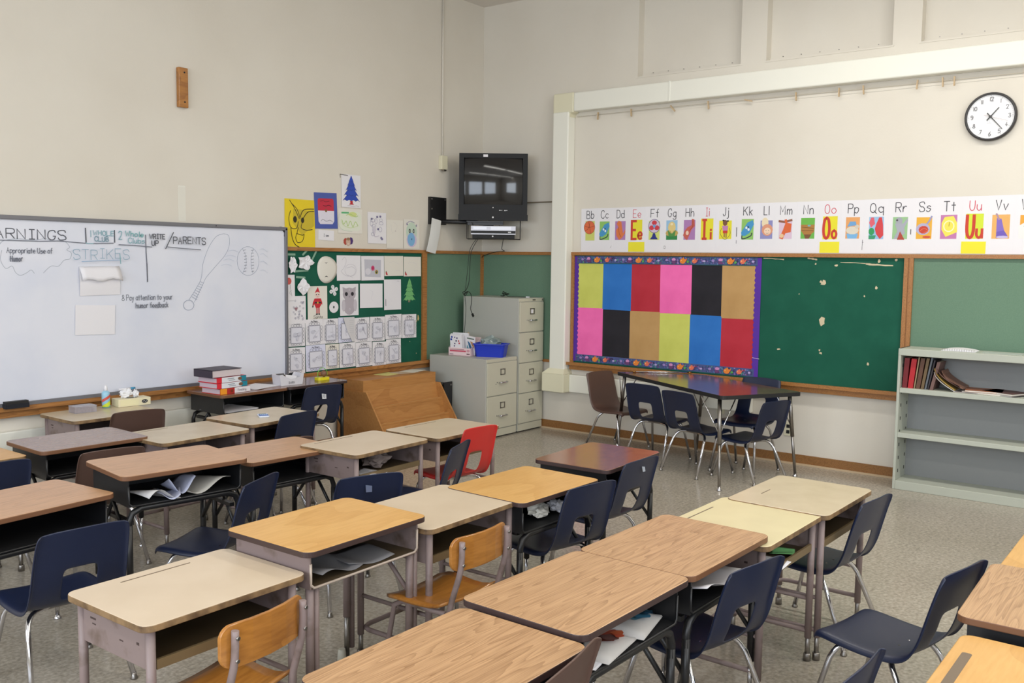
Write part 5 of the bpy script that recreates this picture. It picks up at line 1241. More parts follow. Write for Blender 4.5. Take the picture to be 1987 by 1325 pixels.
def P_monk(A_): A_.rect(-.055, .055, -.085, .07, (214, 190, 210)); A_.stroke([(-.055, .062), (-.01, .055), (.05, .07)], .018, (140, 90, 70)); A_.curve([(.0, .07), (.01, .03), (.03, .0)], .02, (214, 100, 56)); A_.poly([(.0, .05), (.05, .04), (.045, -.03), (.0, -.04), (-.02, -.09), (-.05, -.08), (-.02, -.01)], (214, 100, 56)); A_.ell(-.03, -.06, .02, .018, (226, 190, 150), 8)
def P_nest(A_): A_.rect(-.058, .055, -.085, .085, (106, 176, 74)); A_.poly([(-.058, .03), (.055, .03), (.05, -.03), (.02, -.055), (-.03, -.055), (-.055, -.02)], (170, 120, 60)); A_.poly([(-.03, -.05), (.03, -.05), (.01, -.085), (-.02, -.085)], (120, 80, 50)); A_.ell(.01, .022, .014, .008, (110, 170, 180), 7); A_.stroke([(-.05, .01), (.05, .0)], .004, (120, 84, 40)); A_.stroke([(-.05, -.015), (.045, -.02)], .004, (120, 84, 40))
def P_pop(A_): A_.rect(-.052, .055, -.085, .085, (224, 160, 100)); A_.poly([(-.035, -.085), (.035, -.085), (.045, -.045), (-.045, -.045)], (120, 176, 220)); A_.ell(0, -.02, .05, .032, (214, 206, 190), 10); A_.ell(.035, .01, .018, .018, (206, 196, 180), 7); A_.poly([(-.04, .01), (-.02, .05), (.025, .05), (.03, .02)], (110, 160, 206))
def P_quack(A_): A_.rect(-.055, .055, -.09, .085, (150, 186, 220)); A_.poly([(-.04, .08), (-.02, .08), (-.01, .03), (-.04, .0), (-.055, .04)], (216, 96, 110)); A_.poly([(.0, .03), (.02, .08), (.04, .08), (.05, .02), (.055, -.06), (.03, -.09), (.0, -.05), (-.01, -.01)], (206, 66, 70)); A_.ell(-.035, -.03, .022, .03, (50, 150, 90), 9); A_.poly([(-.055, -.06), (.0, -.06), (-.01, -.09), (-.055, -.09)], (60, 150, 110))
def P_rac(A_): A_.rect(-.056, .053, -.09, .08, (150, 190, 140)); A_.ell(-.01, .05, .026, .028, (160, 162, 172), 10); A_.ell(-.025, .055, .008, .008, DKK, 6); A_.poly([(-.04, .03), (.02, .03), (.05, .07), (.055, .05), (.03, .0), (.035, -.05), (-.03, -.09), (-.045, -.09), (-.02, -.03)], (164, 166, 178)); A_.poly([(.0, -.03), (.035, -.095), (-.02, -.095)], (170, 70, 56))
def P_spag(A_): A_.rect(-.056, .054, -.09, .075, (226, 170, 60)); A_.curve([(.0, .0), (.03, .04), (.05, .08)], .012, (150, 150, 190)); A_.ell(-.008, -.015, .05, .045, (176, 170, 200), 14); A_.ell(-.004, -.02, .035, .03, (196, 66, 50), 10); A_.curve([(-.03, -.03), (0, -.01), (.03, -.03), (.0, -.04)], .003, (230, 130, 90)); A_.ell(.02, -.075, .03, .01, (200, 80, 60), 7)
def P_time(A_): A_.rect(-.058, .055, -.09, .09, (190, 120, 170)); A_.poly([(-.05, .03), (-.03, .075), (.03, .08), (.055, .03), (.058, -.04), (-.02, -.075), (-.05, -.02)], (238, 220, 90)); A_.ring(0, .005, .035, .040, .008, (240, 238, 190), 14); A_.stroke([(0, .005), (.004, .035)], .003, (120, 100, 40))
def P_vac(A_): A_.rect(-.06, .055, -.09, .085, (226, 172, 100)); A_.poly([(-.03, .06), (.0, .055), (.02, -.03), (-.03, -.045)], (130, 106, 190)); A_.curve([(-.015, .05), (-.03, .085), (-.035, .09)], .012, (170, 140, 160)); A_.poly([(-.03, -.04), (.02, -.03), (.05, -.08), (-.03, -.085)], (110, 90, 180)); A_.ell(.01, -.078, .04, .01, (190, 180, 220), 9)
def P_wat(A_): A_.rect(-.055, .08, -.09, .08, (226, 160, 60)); A_.poly([(-.065, .0), (-.02, .03), (.08, .03), (.08, -.09), (-.06, -.09)], (230, 228, 226)); A_.stroke([(-.03, .0), (.05, -.02)], .003, DKK)
def P_wolf(A_): A_.rect(-.05, .05, -.09, .08, (140, 190, 100)); 
PICS = [P_ball, P_cup, P_dog, big('E', 'e', YE), P_fan, P_gor, P_horse, big('I', 'i', YE), P_jump, P_cup, P_lion, P_monk, P_nest, big('O', 'o', YE), P_pop, P_quack, P_rac, P_spag, P_time, big('U', 'u', (206, 220, 60)), P_vac, P_wat]
WHAT = ['basketball', 'blue cup', 'orange dog', 'red letters on yellow', 'red and blue fan', 'tan ape', 'red-brown horse', 'red letters on yellow', 'child skipping rope', 'blue container', 'lion cub', 'orange monkey', 'bird nest', 'red letters on yellow', 'popcorn', 'red and green ducks', 'grey raccoon with rake', 'pan of spaghetti', 'yellow clock', 'red letters on yellow', 'purple vacuum cleaner', 'white envelope shape']
for k in range(22):
    L1 = 'BCDEFGHIJKLMNOPQRSTUVW'[k]; txt = L1+L1.lower(); u0, u1 = US[k], US[k+1]; um = (u0+u1)/2
    t = on_r('alphabet_card', 'white alphabet card %s with a picture of %s' % (txt, WHAT[k]), 'card', um, 1.977, .0025+.0012*(k % 2), 'alphabet cards', tilt=(.3, -.2, 0, .2, -.3)[k % 5])
    zt = .205+.016*(k/21.); 
    s_ = MB(); o = sheet(u1-u0+.004, zt+.207, .0008, 0, .0).build('sheet', M_paper, t, (0, 0, (zt-.207)/2))
    cx = {0: .015, 8: -.01}.get(k, 0)
    A_ = Art(.0013); vow = L1 in 'EIOU'; col = (206, 80, 96) if vow else (72, 70, 76)
    ww = {'I': .035, 'M': .10, 'W': .10, 'O': .09, 'Q': .10, 'J': .05, 'L': .045}.get(L1, .080)
    A_.ctext(txt, cx, .110+.004*(k/21.), .072, .0062 if not vow else .0056, col, width=ww, gap=2.6)
    A_.build('letters', t)
    B2_ = Art(.0013); PICS[k](B2_); ob = B2_.build('picture', t); ob.location = (cx, 0, -.005); ob.scale = (1.02, 1, 1)
    if L1 in 'EOU':
        Y_ = Art(.0013); Y_.rect(-(u1-u0)/2+.006, (u1-u0)/2-.006, -.205, -.115, (232, 222, 50)); Y_.build('yellow_label', t)
    if L1 in 'CGJPR':
        Y_ = Art(.0016); x_ = (u1-u0)/2-.02
        if L1 == 'C': Y_.stroke([(x_, -.17), (x_+.012, -.15)], .002, DKK)
        if L1 == 'G': Y_.rect(-x_-.01, -x_+.005, -.175, -.15, DKK); Y_.rect(-x_-.008, -x_+.003, -.172, -.153, (224, 224, 226))
        if L1 == 'J': Y_.rect(x_+.01, x_+.016, -.07, .01, DKK); Y_.rect(x_+.01, x_+.014, -.13, -.10, (120, 120, 130))
        if L1 == 'P': Y_.stroke([(x_+.01, -.18), (x_+.012, -.10)], .003, DKK); Y_.stroke([(x_+.01, -.12), (x_+.03, -.118)], .003, DKK)
        if L1 == 'R': Y_.rect(x_+.008, x_+.014, -.06, -.02, DKK)
        Y_.build('small_mark', t)

# ---------------------------------------------------------------- coloured paper display
CPU = [1.213, 1.513, 1.818, 2.126, 2.436, 2.733, 3.040]
c_y, c_b, c_r, c_p, c_k, c_t = (206, 210, 104), (44, 116, 196), (186, 46, 62), (248, 112, 182), (34, 32, 40), (192, 152, 98)
CN = {c_y: 'yellow-green', c_b: 'blue', c_r: 'red', c_p: 'pink', c_k: 'black', c_t: 'tan'}
TOPR = [c_y, c_b, c_r, c_p, c_k, c_t]; BOTR = [c_p, c_k, c_t, c_y, c_b, c_r]; MID = [1.226, 1.222, 1.218, 1.216, 1.210, 1.198]
for r_i, row in enumerate((TOPR, BOTR)):
    for k, c_ in enumerate(row):
        u0, u1 = CPU[k], CPU[k+1]; z0, z1 = ((MID[k], 1.660) if r_i == 0 else (.762, MID[k]+.004))
        t = on_r('construction_paper', '%s sheet of construction paper in the %s row of the display' % (CN[c_], 'upper' if r_i == 0 else 'lower'), 'paper', (u0+u1)/2, (z0+z1)/2, .0125+.001*((k+r_i) % 2), 'coloured construction papers', tilt=(.2, -.3, .1, .4, -.2, .3)[k])
        sheet(u1-u0+.006, z1-z0, .0008, .0012, 0).build('sheet', mat('construction_%s' % CN[c_].replace('-', '_'), c_, .85, bump=(260, .15), noise=(tuple(max(0, v-10) for v in c_), 5, .4, .7)), t)
M_pur = mat('purple_border_paper', (84, 40, 156), .7)
def scallop(side):
    n = 24; z0, z1 = .705, 1.727; pts = []; L_ = z1-z0
    w_ = .050
    for k in range(n):
        for j in range(4): 
            v = z0+(k+j/4)*L_/n; pts.append((w_/2+.011*abs(math.sin(PI*j/4)) if side > 0 else -(w_/2+.011*abs(math.sin(PI*j/4))), v-1.216))
    pts = [(-side*w_/2, z0-1.216)]+pts+[(side*w_/2, z1-1.216), (-side*w_/2, z1-1.216)]
    return pts
for u_, sd, lb in ((1.200, 1, 'left'), (3.064, -1, 'right')):
    t = on_r('purple_border', 'purple scalloped border strip on the %s side of the coloured papers' % lb, 'border', u_, 1.216, .0160, 'display borders')
    A_ = Art(.0); pts = scallop(sd)
    # built as a strip of quads so that the concave edge stays clean
    ed = [p for p in pts if (p[0]*sd) > 0]; ed.sort(key=lambda p: p[1])
    for a_, b_ in zip(ed[:-1], ed[1:]):
        if b_[1]-a_[1] > 1e-6: A_.poly([(-sd*.025, a_[1]), a_, b_, (-sd*.025, b_[1])], M_pur); A_.d = 0
    A_.build('strip', t)
    if sd < 0:
        A_ = Art(.001); A_.stroke([(-.03, -.345), (.03, -.352)], .004, (210, 196, 226)); A_.build('tape', t)
for z_, nm in ((1.693, 'top'), (.738, 'bottom')):
    u0, u1 = 1.212, 3.052; hh = .036
    t = on_r('fish_border', 'sea-life patterned border strip along the %s of the coloured papers' % nm, 'border', (u0+u1)/2, z_, .0172, 'display borders')
    A_ = Art(0); L_ = (u1-u0)/2; r_ = random.Random(9)
    A_.rect(-L_, L_, -hh, hh, (72, 84, 134)); A_.rect(-L_, L_, -hh, -hh+.006, (30, 90, 100)); A_.step = .00002
    for k in range(420):
        c_ = r_.choice([(120, 96, 160), (56, 60, 110), (94, 120, 170), (70, 130, 140), (150, 120, 180), (110, 60, 110), (88, 150, 130), (60, 46, 90), (84, 100, 170)])
        A_.ell(r_.uniform(-L_+.012, L_-.012), r_.uniform(-hh+.012, hh-.008), r_.uniform(.004, .014), r_.uniform(.003, .010), c_, 5, r_.uniform(0, 3))
    for k in range(4):
        for dx, s_ in ((0, 1), (.115, .8)):
            x = (1.44-u0-L_)+k*.455+dx
            if x > L_-.03: continue
            col = (224, 130, 50) if dx == 0 else (222, 112, 84)
            A_.ell(x, -.002, .030*s_, .024*s_, col, 9); A_.poly([(x+.02, .01), (x+.042*s_, .024), (x+.034*s_, -.004)], col); A_.poly([(x-.01, .015), (x+.005, .032*s_+.002), (x+.02, .015)], col); A_.ell(x-.014*s_, .004, .005, .005, (240, 200, 120), 6)
        x = (1.35-u0-L_)+k*.455; A_.ell(x, .012, .020, .014, (206, 140, 190), 8); A_.ell(x, -.012, .024, .014, (104, 60, 110), 8)
        A_.ell(x+.14, -.008, .012, .012, (90, 160, 80), 6); A_.ell(x+.30, .0, .014, .010, (176, 160, 210), 6); A_.ell(x-.07, .005, .016, .012, (150, 130, 190), 6); A_.ell(x+.25, .015, .008, .006, (170, 40, 60), 5)
    A_.build('strip', t)

# ---------------------------------------------------------------- clothes line with pegs, clock
rope = MB().tube([(-.035, -1.19, 3.055), (-.04, -2.5, 3.060), (-.04, -4.0, 3.050), (-.035, -5.6, 3.060)], .0016, 6)
o = rope.build('string_line', mat('thin_string', (196, 186, 168), .7)); tag(o, 'thin string stretched below the white raceway on the right wall', 'string')
M_peg = mat('peg_wood', (190, 166, 132), .6)
PEG = [1.43, 1.79, 2.21, 2.56, 2.92, 3.34, 3.69, 3.88, 4.28, 4.46, 4.54]
for k, u_ in enumerate(PEG):
    t = on_r('clothes_peg', 'small wooden clothes peg on the string, %s from the left' % ['first', 'second', 'third', 'fourth', 'fifth', 'sixth', 'seventh', 'eighth', 'ninth', 'tenth', 'eleventh'][k], 'peg', u_, 3.052, .040, 'clothes pegs', tilt={2: 40, 4: 75}.get(k, (-4, 3, 0, 5)[k % 4]))
    part('peg', 'peg_half', lambda: MB().box(-.005, .005, -.008, -.002, -.042, .026).box(-.005, .005, .002, .008, -.042, .026), M_peg, t)
    part('pegspring', 'spring', lambda: MB().tube([(-.007, 0, 0), (.007, 0, 0)], .0035, 6), M_steel, t)
clk = on_r('wall_clock', 'round black-rimmed wall clock reading about twenty-three past one', 'clock', 4.795, 2.765, .0)
def yl(prof, n=40, cap=True):  # lathe about local Y, towards -Y
    m = MB().lathe(prof, n, cap=cap); m.v = [(x, -z, y) for x, y, z in m.v]; return m
yl([(.150, 0), (.172, .004), (.176, .02), (.172, .040), (.163, .046), (.158, .040), (.157, .022)], cap=False).build('rim', mat('black_rim', (50, 48, 48), .35), clk)
yl([(.157, .024), (.1565, .0255)]).build('face', mat('clock_face', (236, 236, 238), .5), clk)
A_ = Art(.0262, .5); ck = (96, 94, 98)
for h_ in range(1, 13):
    an = R(90-30*h_); A_.ctext(str(h_), .124*math.cos(an), .124*math.sin(an)-.0125, .027, .0042, ck, width=.014*len(str(h_)) if h_ != 1 and h_ != 11 else (.002 if h_ == 1 else .012), gap=3)
for mm in range(60):
    an = R(6*mm); r0 = .146 if mm % 5 else .143; A_.stroke([(r0*math.cos(an), r0*math.sin(an)), (.149*math.cos(an), .149*math.sin(an))], .0012 if mm % 5 else .0028, (150, 150, 152))
A_.stroke([(-.02, -.048), (.01, -.048)], .003, (190, 190, 194)); A_.stroke([(0, -.048), (0, -.03)], .002, (200, 200, 204))
A_.build('numerals', clk)
def hand(ang, l0, l1, w0, w1, name, d, m):
    c_, s_ = math.cos(R(ang)), math.sin(R(ang)); mb = MB()
    P = [(-l0, -w0), (l1, -w1), (l1, w1), (-l0, w0)]
    mb.add([(x*c_-z*s_, -d, x*s_+z*c_) for x, z in P]+[(x*c_-z*s_, -d+.001, x*s_+z*c_) for x, z in P], [(0, 1, 2, 3), (7, 6, 5, 4), (0, 4, 5, 1), (1, 5, 6, 2), (2, 6, 7, 3), (3, 7, 4, 0)])
    mb.build(name, m, clk)
hand(90-41, .035, .082, .0042, .003, 'hour_hand', .032, M_rubber); hand(90-139, .035, .125, .0042, .0022, 'minute_hand', .035, M_rubber); hand(90-108, .045, .12, .0012, .0008, 'second_hand', .037, mat('grey_hand', (170, 150, 150), .5))
yl([(.010, .026), (.010, .038), (.004, .040)], 14).build('hub', M_rubber, clk)
yl([(.157, .0405), (.08, .043), (.001, .0435)], 40, cap=False).build('glass', mat('clock_glass', (255, 255, 255), .03, spec=.3, alpha=.06), clk)

# ---------------------------------------------------------------- grey steel bookcase with its books
BX0, BX1, BY0, BY1, BH = -.365, -.092, -5.54, -4.325, 1.063
t = thing('bookcase', 'pale grey steel bookcase with three shelves at the right edge', 'bookcase', (0, 0, 0))
for y in (BY0, BY1-.02): o = MB().box(BX0, BX1, y, y+.02, 0, BH).build('side_panel', M_shelf, t); bevel(o, .003)
o = MB().box(BX0-.002, BX1, BY0, BY1, BH-.052, BH).build('top_panel', M_shelf, t); bevel(o, .004)
MB().box(BX1-.012, BX1, BY0+.02, BY1-.02, .0, BH-.05).build('back_panel', M_shelfb, t)
for z in (.767, .430): o = MB().box(BX0+.004, BX1-.012, BY0+.02, BY1-.02, z-.036, z).build('shelf', M_shelf, t); bevel(o, .003)
o = MB().box(BX0-.001, BX1-.012, BY0+.02, BY1-.02, 0, .066).build('base_shelf', M_shelf, t); bevel(o, .003)
for y in (BY1-.022,):
    s_ = MB()
    for k in range(9):
        for x in (BX0+.05, BX1-.06): s_.box(x, x+.006, y-.002, y+.001, .12+k*.10, .145+k*.10)
    s_.build('bracket_slots', M_rubber, t)
def book(name, label, y, th, hgt, dep, lean, col, zb=.767, x0=BX0+.045, pages=(200, 190, 170), group='books leaning on the top shelf'):
    """upright book: spine towards the room (-X); leans to the right by lean degrees"""
    b = thing(name, label, 'book', (x0, y, zb+.0005), 0, group); b.rotation_euler = (R(lean), 0, 0)
    cm = mat('cover_%02x%02x%02x' % col, col, .55)
    MB().box(0, dep, -th, -th+.0025, 0, hgt).box(0, dep, -.0025, 0, 0, hgt).box(-.001, .003, -th, 0, 0, hgt).build('cover', cm, b)
    MB().box(.003, dep-.004, -th+.0025, -.0025, .003, hgt-.003).build('pages', mat('pages_%02x' % pages[0], pages, .8), b)
    return b
y = BY1-.026
specs = [('dark red book at the left end of the bookcase shelf', .034, .225, 3, (110, 20, 28)), ('bright red book second on the bookcase shelf', .036, .222, 5, (176, 26, 36)), ('thin tan-edged folder beside the bright red book', .008, .235, 6, (150, 130, 100)),
 ('brown book with dark spine beside the tan folder', .028, .232, 7, (92, 60, 44)), ('olive brown book in the middle of the shelf row', .020, .235, 8, (104, 84, 56)), ('grey-blue magazine bent over at its top', .012, .250, 9, (92, 96, 104)), ('dark slim book between grey-blue and mauve ones', .010, .225, 10, (46, 38, 44)), ('mauve book leaning beside the white-edged magazines', .022, .215, 12, (112, 84, 78))]
for lb, th, hgt, ln, col in specs:
    book('book', lb, y, th, hgt, .18, ln, col); y -= th+.0065
# slumping magazines
def slump(name, label, y0, z0, y1, zt, th, col, group='slumped magazines on the shelf', edge=None):
    b = thing(name, label, 'magazine', (BX0+.03, 0, 0), 0, group); n = 8; mb = MB(); dep = .20
    P = []
    for k in range(n+1):
        v = k/n; yy = y0+(y1-y0)*(v**1.7); zz = zt+(z0-zt)*v; P.append((yy, zz))
    vs = []
    for yy, zz in P: vs += [(0, yy, zz), (dep, yy, zz), (dep, yy+th*.5, zz+th), (0, yy+th*.5, zz+th)]
    fs = []
    for k in range(n):
        for q_ in range(4): fs.append([k*4+q_, k*4+(q_+1) % 4, k*4+4+(q_+1) % 4, k*4+4+q_])
    fs += [[3, 2, 1, 0], [n*4, n*4+1, n*4+2, n*4+3]]
    mb.add(vs, fs, 0, False); mb.build('pages', mat('mag_%02x%02x%02x' % col, col, .5), b); return b
slump('magazine', 'curved magazine with a bright white edge slumping on the shelf', -4.575, .770, -4.72, .895, .006, (216, 212, 206))
slump('magazine', 'ochre yellow magazine slumping behind the white-edged one', -4.578, .778, -4.72, .92, .010, (170, 140, 70))
slump('magazine', 'dark brown booklet lying against the ochre magazine', -4.60, .800, -4.755, .915, .014, (96, 66, 56))
slump('magazine', 'brown leather-like booklet outermost of the slumped ones', -4.63, .792, -4.775, .905, .012, (116, 82, 66))
for k, (y_, th, l_, rz_, col, lb) in enumerate([(-4.80, .004, .10, 4, (170, 160, 156), 'thin grey sheets lying flat right of the slumped magazines'), (-4.90, .010, .13, -6, (214, 206, 196), 'open white booklet lying on the shelf'), (-4.895, .012, .12, 6, (150, 92, 60), 'tan and brown book lying flat on the white booklet'), (-5.02, .008, .10, -14, (216, 214, 212), 'white sheet under the dark brown book at the right'), (-5.03, .014, .12, -24, (92, 60, 54), 'dark brown book lying flat at the right end of the pile')]):
    zz = .768+{0: 0, 1: .0, 2: .011, 3: 0, 4: .009}[k]
    b = thing('book', lb, 'book', (BX0+.14, y_, zz), R(rz_), 'books lying flat on the shelf')
    o = MB().box(-.10, .10, -l_, l_, 0, .002).box(-.10, .10, -l_, l_, th-.002, th).build('cover', mat('flat_%02x%02x%02x' % col, col, .5), b)
    MB().box(-.098, .098, -l_+.003, l_-.003, .002, th-.002).build('pages', M_paperw, b)
b = thing('spiral_notebook', 'white spiral notebook lying open on top of the bookcase', 'notebook', (-.23, -4.72, BH+.0005), R(3))
mb = MB(); vs = []
for k in range(9):
    u = -1+2*k/8; z = .014*math.cos(u*PI/2)**.7+.002; vs += [(-.09, u*.115, z), (.09, u*.115, z), (.09, u*.115, 0), (-.09, u*.115, 0)]
mb.add(vs, [[k*4+q_, k*4+(q_+1) % 4, k*4+4+(q_+1) % 4, k*4+4+q_] for k in range(8) for q_ in range(4)]+[[3, 2, 1, 0], [32, 33, 34, 35]]); mb.build('pages', M_paper, b)
c_ = MB()
for k in range(14): c_.tube([(-.093+.0, -.105+k*.016, .003), (-.097, -.105+k*.016, .010), (-.089, -.105+k*.016, .016)], .0012, 5)
c_.build('spiral_wire', M_steel, b)
o = MB().box(-.10, .05, -.13, .13, 0, .001).build('glossy_sheet', mat('glossy_white', (206, 208, 204), .2), None, (-.22, -5.0, BH+.0006), (0, 0, .08)); tag(o, 'thin clear sheet on top of the bookcase right of the notebook', 'sheet')

# ---------------------------------------------------------------- things on and in the desks
def desk_pt(key, lx, ly, dz=0):
    x, y, a_, z, t_ = DESKS[key]; return (x+lx*math.cos(a_)-ly*math.sin(a_), y+lx*math.sin(a_)+ly*math.cos(a_), z+dz)
# textbooks (stack of four) on W1
def textbook(label, x, y, z, w_, d_, th, rz, cover, spine, extra=None):
    b = thing('textbook', label, 'book', (x, y, z), R(rz), 'stacked textbooks')
    cm = mat('tb_%02x%02x%02x' % cover, cover, .4)
    MB().box(-w_/2, w_/2, -d_/2, d_/2, 0, .004).box(-w_/2, w_/2, -d_/2, d_/2, th-.004, th).box(-w_/2, w_/2, -d_/2, -d_/2+.005, 0, th).build('cover', cm, b)
    MB().box(-w_/2+.004, w_/2-.004, -d_/2+.005, d_/2-.004, .004, th-.004).build('pages', mat('book_pages', (206, 188, 196), .8), b)
    ar = Art(d_/2+.0006, .4)
    for x0, x1, c_ in spine: ar.rect(-w_/2+x0*w_, -w_/2+x1*w_, .001, th-.001, c_)
    if extra: extra(ar, w_, th)
    if spine: ar.build('spine_print', b)
    return b
zt = DESKS['W1'][3]+.0005; bx_, by_ = -3.495, -.40
def spw(ar, w_, th): ar.rect(-.04, .02, th*.6, th*.72, (120, 130, 140)); ar.rect(-.03, .03, th*.3, th*.42, (150, 156, 164)); ar.ell(.075, th*.5, .02, th*.32, (120, 86, 66), 8)
def spr(ar, w_, th): ar.text('Reading', .02, th*.32, th*.4, .0016, (110, 100, 110)); ar.ell(-.035, th*.5, .012, th*.3, (120, 50, 30), 7)
textbook('red and white textbook at the bottom of the stack, orange band on its spine', bx_+.035, by_, zt, .275, .21, .042, 4, (196, 60, 50), [(0, .22, (232, 150, 40)), (.22, .47, (176, 44, 40)), (.47, 1, (224, 220, 224))], spr)
textbook('white and teal spined textbook, second from the bottom of the stack', bx_+.015, by_+.005, zt+.0425, .27, .21, .040, 3, (214, 40, 56), [(0, .14, (214, 40, 56)), (.14, .80, (222, 224, 230)), (.80, 1, (30, 130, 150))], spw)
textbook('white and teal spined textbook with a yellow slip, third in the stack', bx_+.010, by_+.010, zt+.083, .27, .21, .040, 5, (214, 40, 56), [(0, .16, (214, 40, 56)), (.16, .80, (222, 224, 230)), (.80, 1, (30, 130, 150))], spw)
b = thing('textbook', 'thick dark-covered book with pale page edges on top of the stack', 'book', (bx_-.02, by_+.015, zt+.1235), R(3), 'stacked textbooks')
MB().box(-.13, .13, -.10, .10, 0, .003).box(-.135, .132, -.104, .104, .052, .056).box(-.135, -.130, -.104, .104, 0, .056).build('cover', mat('dark_book_cover', (52, 42, 56), .5), b)
MB().box(-.129, .126, -.098, .098, .003, .052).build('pages', mat('pale_pages', (204, 192, 194), .8), b)
def loose(label, key, lx, ly, w_, d_, rz, m=M_paper, dz=.0006, n=1, name='paper_sheet'):
    x, y, z = desk_pt(key, lx, ly, dz); mb = MB()
    for k in range(n): 
        M_ = Matrix.Rotation(R((k*7) % 11-4), 4, 'Z'); mb.box(-w_/2, w_/2, -d_/2, d_/2, k*.0014, k*.0014+.0008, 0, M_)
    o = mb.build(name, m, None, (x, y, z), (0, 0, R(rz))); return tag(o, label, 'paper')
loose('loose white papers fanned on the dark brown desk right of the textbooks', 'W1', .16, -.02, .28, .21, 14, n=4)
x, y, z = desk_pt('W1', .10, .12); t = thing('white_cap', 'small white round cap behind the loose papers', 'cap', (x, y, z+.0005)); MB().lathe([(.022, 0), (.023, .02), (.021, .024)], 16).build('cap', M_paper, t)
x, y, z = desk_pt('W2', -.20, -.08); t = thing('paper_holder', 'small white desktop paper holder with a scooped front', 'holder', (x, y, z+.0005), R(-4))
mb = MB(); pr = [(-.10, 0), (.10, 0), (.115, .085), (.095, .088), (.075, .06), (.0, .045), (-.06, .07), (-.085, .088), (-.112, .085)]
mb.prism(pr, .05, .054, M=Matrix(((1, 0, 0, 0), (0, 0, -1, 0), (0, 1, 0, 0), (0, 0, 0, 1)))); mb.prism(pr, -.054, -.05, M=Matrix(((1, 0, 0, 0), (0, 0, -1, 0), (0, 1, 0, 0), (0, 0, 0, 1)))); mb.box(-.10, .10, -.052, .052, 0, .003)
for sx in (-1, 1): mb.add([(sx*.10, -.052, 0), (sx*.10, .052, 0), (sx*.113, .052, .085), (sx*.113, -.052, .085), (sx*.097, -.052, 0), (sx*.097, .052, 0), (sx*.110, .052, .085), (sx*.110, -.052, .085)], [(0, 1, 2, 3), (7, 6, 5, 4), (0, 3, 7, 4), (1, 5, 6, 2), (3, 2, 6, 7), (0, 4, 5, 1)])
mb.build('tray', mat('white_plastic', (210, 208, 214), .4), t)
A_ = Art(.0546); A_.text('BARN', -.028, .012, .016, .0028, (110, 106, 112), gap=3); A_.build('lettering', t)
MB().box(-.05, .05, -.03, -.02, .01, .075, 0, Matrix.Rotation(R(10), 4, 'Y')).build('papers_inside', M_paper, t)
x, y, z = desk_pt('W2', .0, .10); t = thing('desk_stapler', 'black stapler standing behind the paper holder', 'stapler', (x, y, z+.0005), R(20))
MB().box(-.05, .05, -.018, .018, 0, .012).box(-.05, .05, -.014, .014, .045, .062).box(.03, .05, -.014, .014, .01, .05).build('stapler_body', M_rubber, t)
x, y, z = desk_pt('W2', .17, -.05); t = thing('toy_base', 'yellow toy dish with a brown ball on the dark desk', 'toy', (x, y, z+.0005))
MB().prism(rrect(-.06, .06, -.035, .035, .02), 0, .022).build('dish', mat('yellow_plastic', (226, 214, 40), .35), t)
MB().lathe([(.004, .0), (.022, .010), (.028, .028), (.020, .046), (.004, .054)], 14, (.02, 0, .022)).build('ball', mat('brown_ball', (120, 84, 62), .5), t)
MB().tube(catmull([(-.04, 0, .022), (-.045, 0, .06), (.0, .0, .10), (.05, 0, .07), (.055, 0, .03)], 4), .0025, 6).build('wire_arch', mat('lime_plastic', (120, 200, 60), .4), t)
loose('white papers sticking out of the dark brown desk under the textbooks', 'W1', -.10, -.03, .30, .30, 5, dz=-.022-.125+.008, n=4)
# spray bottle, tissue box, clear box on A1
x, y = -4.311, -.250; z = DESKS['A1'][3]+.0005
t = thing('spray_bottle', 'colourful bottle with white cap on the whiteboard desk', 'bottle', (x, y, z))
MB().lathe([(.022, 0), (.026, .004), (.027, .095), (.024, .108), (.012, .116)], 20).build('body', mat('bottle_pale_blue', (150, 196, 220), .3), t)
MB().lathe([(.012, .114), (.012, .135), (.008, .150), (.004, .152)], 14).build('cap', M_paper, t)
lb = MB(); n = 20
def band(z0, z1, slope, col, ph):
    m = MB(); vs = []
    for k in range(n+1):
        a_ = -PI+k*PI/n; o_ = slope*(k/n-.5); rr = .0276
        vs += [(rr*math.cos(a_), rr*math.sin(a_), max(.006, min(.096, z0+o_))), (rr*math.cos(a_), rr*math.sin(a_), max(.006, min(.096, z1+o_)))]
    m.add(vs, [[2*k, 2*k+2, 2*k+3, 2*k+1] for k in range(n)], 0, True); m.build('label_band', mat('band_%02x%02x%02x' % col, col, .4), t)
band(.062, .082, .05, (206, 84, 70), 0); band(.010, .040, .05, (206, 220, 60), 0); band(.002, .010, .0, (120, 190, 90), 0)
t = thing('tissue_box', 'cream tissue box with white tissues pulled up', 'tissue box', (-4.135, -.265, z), R(-6))
o = MB().box(-.113, .113, -.055, .055, 0, .052).build('carton', mat('cream_carton', (224, 214, 180), .6), t); bevel(o, .002)
A_ = Art(.0556); A_.ell(.07, .027, .022, .013, (40, 40, 44), 14); A_.curve([(.056, .024), (.066, .032), (.076, .022), (.084, .030)], .002, (200, 198, 190)); A_.rect(-.10, .03, .006, .046, (226, 218, 176)); A_.build('carton_print', t)
A_ = Art(0); 
o = MB().prism([(.05*math.cos(k*PI/8), .018*math.sin(k*PI/8)) for k in range(16)], .0521, .0526).build('slot', M_rubber, t)
crumpled('tissue', '', None, (-.035, 0, .048), (.045, .014, .030), 12, mat('tissue_white', (232, 232, 236), .8), 0, t, amp=.5)
crumpled('tissue', '', None, (.030, 0, .048), (.022, .012, .026), 15, mat('tissue_white', (232, 232, 236), .8), 0, t, amp=.5)
t = thing('clear_box', 'small clear plastic box with brown items on the whiteboard desk', 'box', (-4.50, -.30, z), R(-4))
M_clear = mat('clear_plastic', (226, 222, 230), .15, trans=.6, alpha=.6)
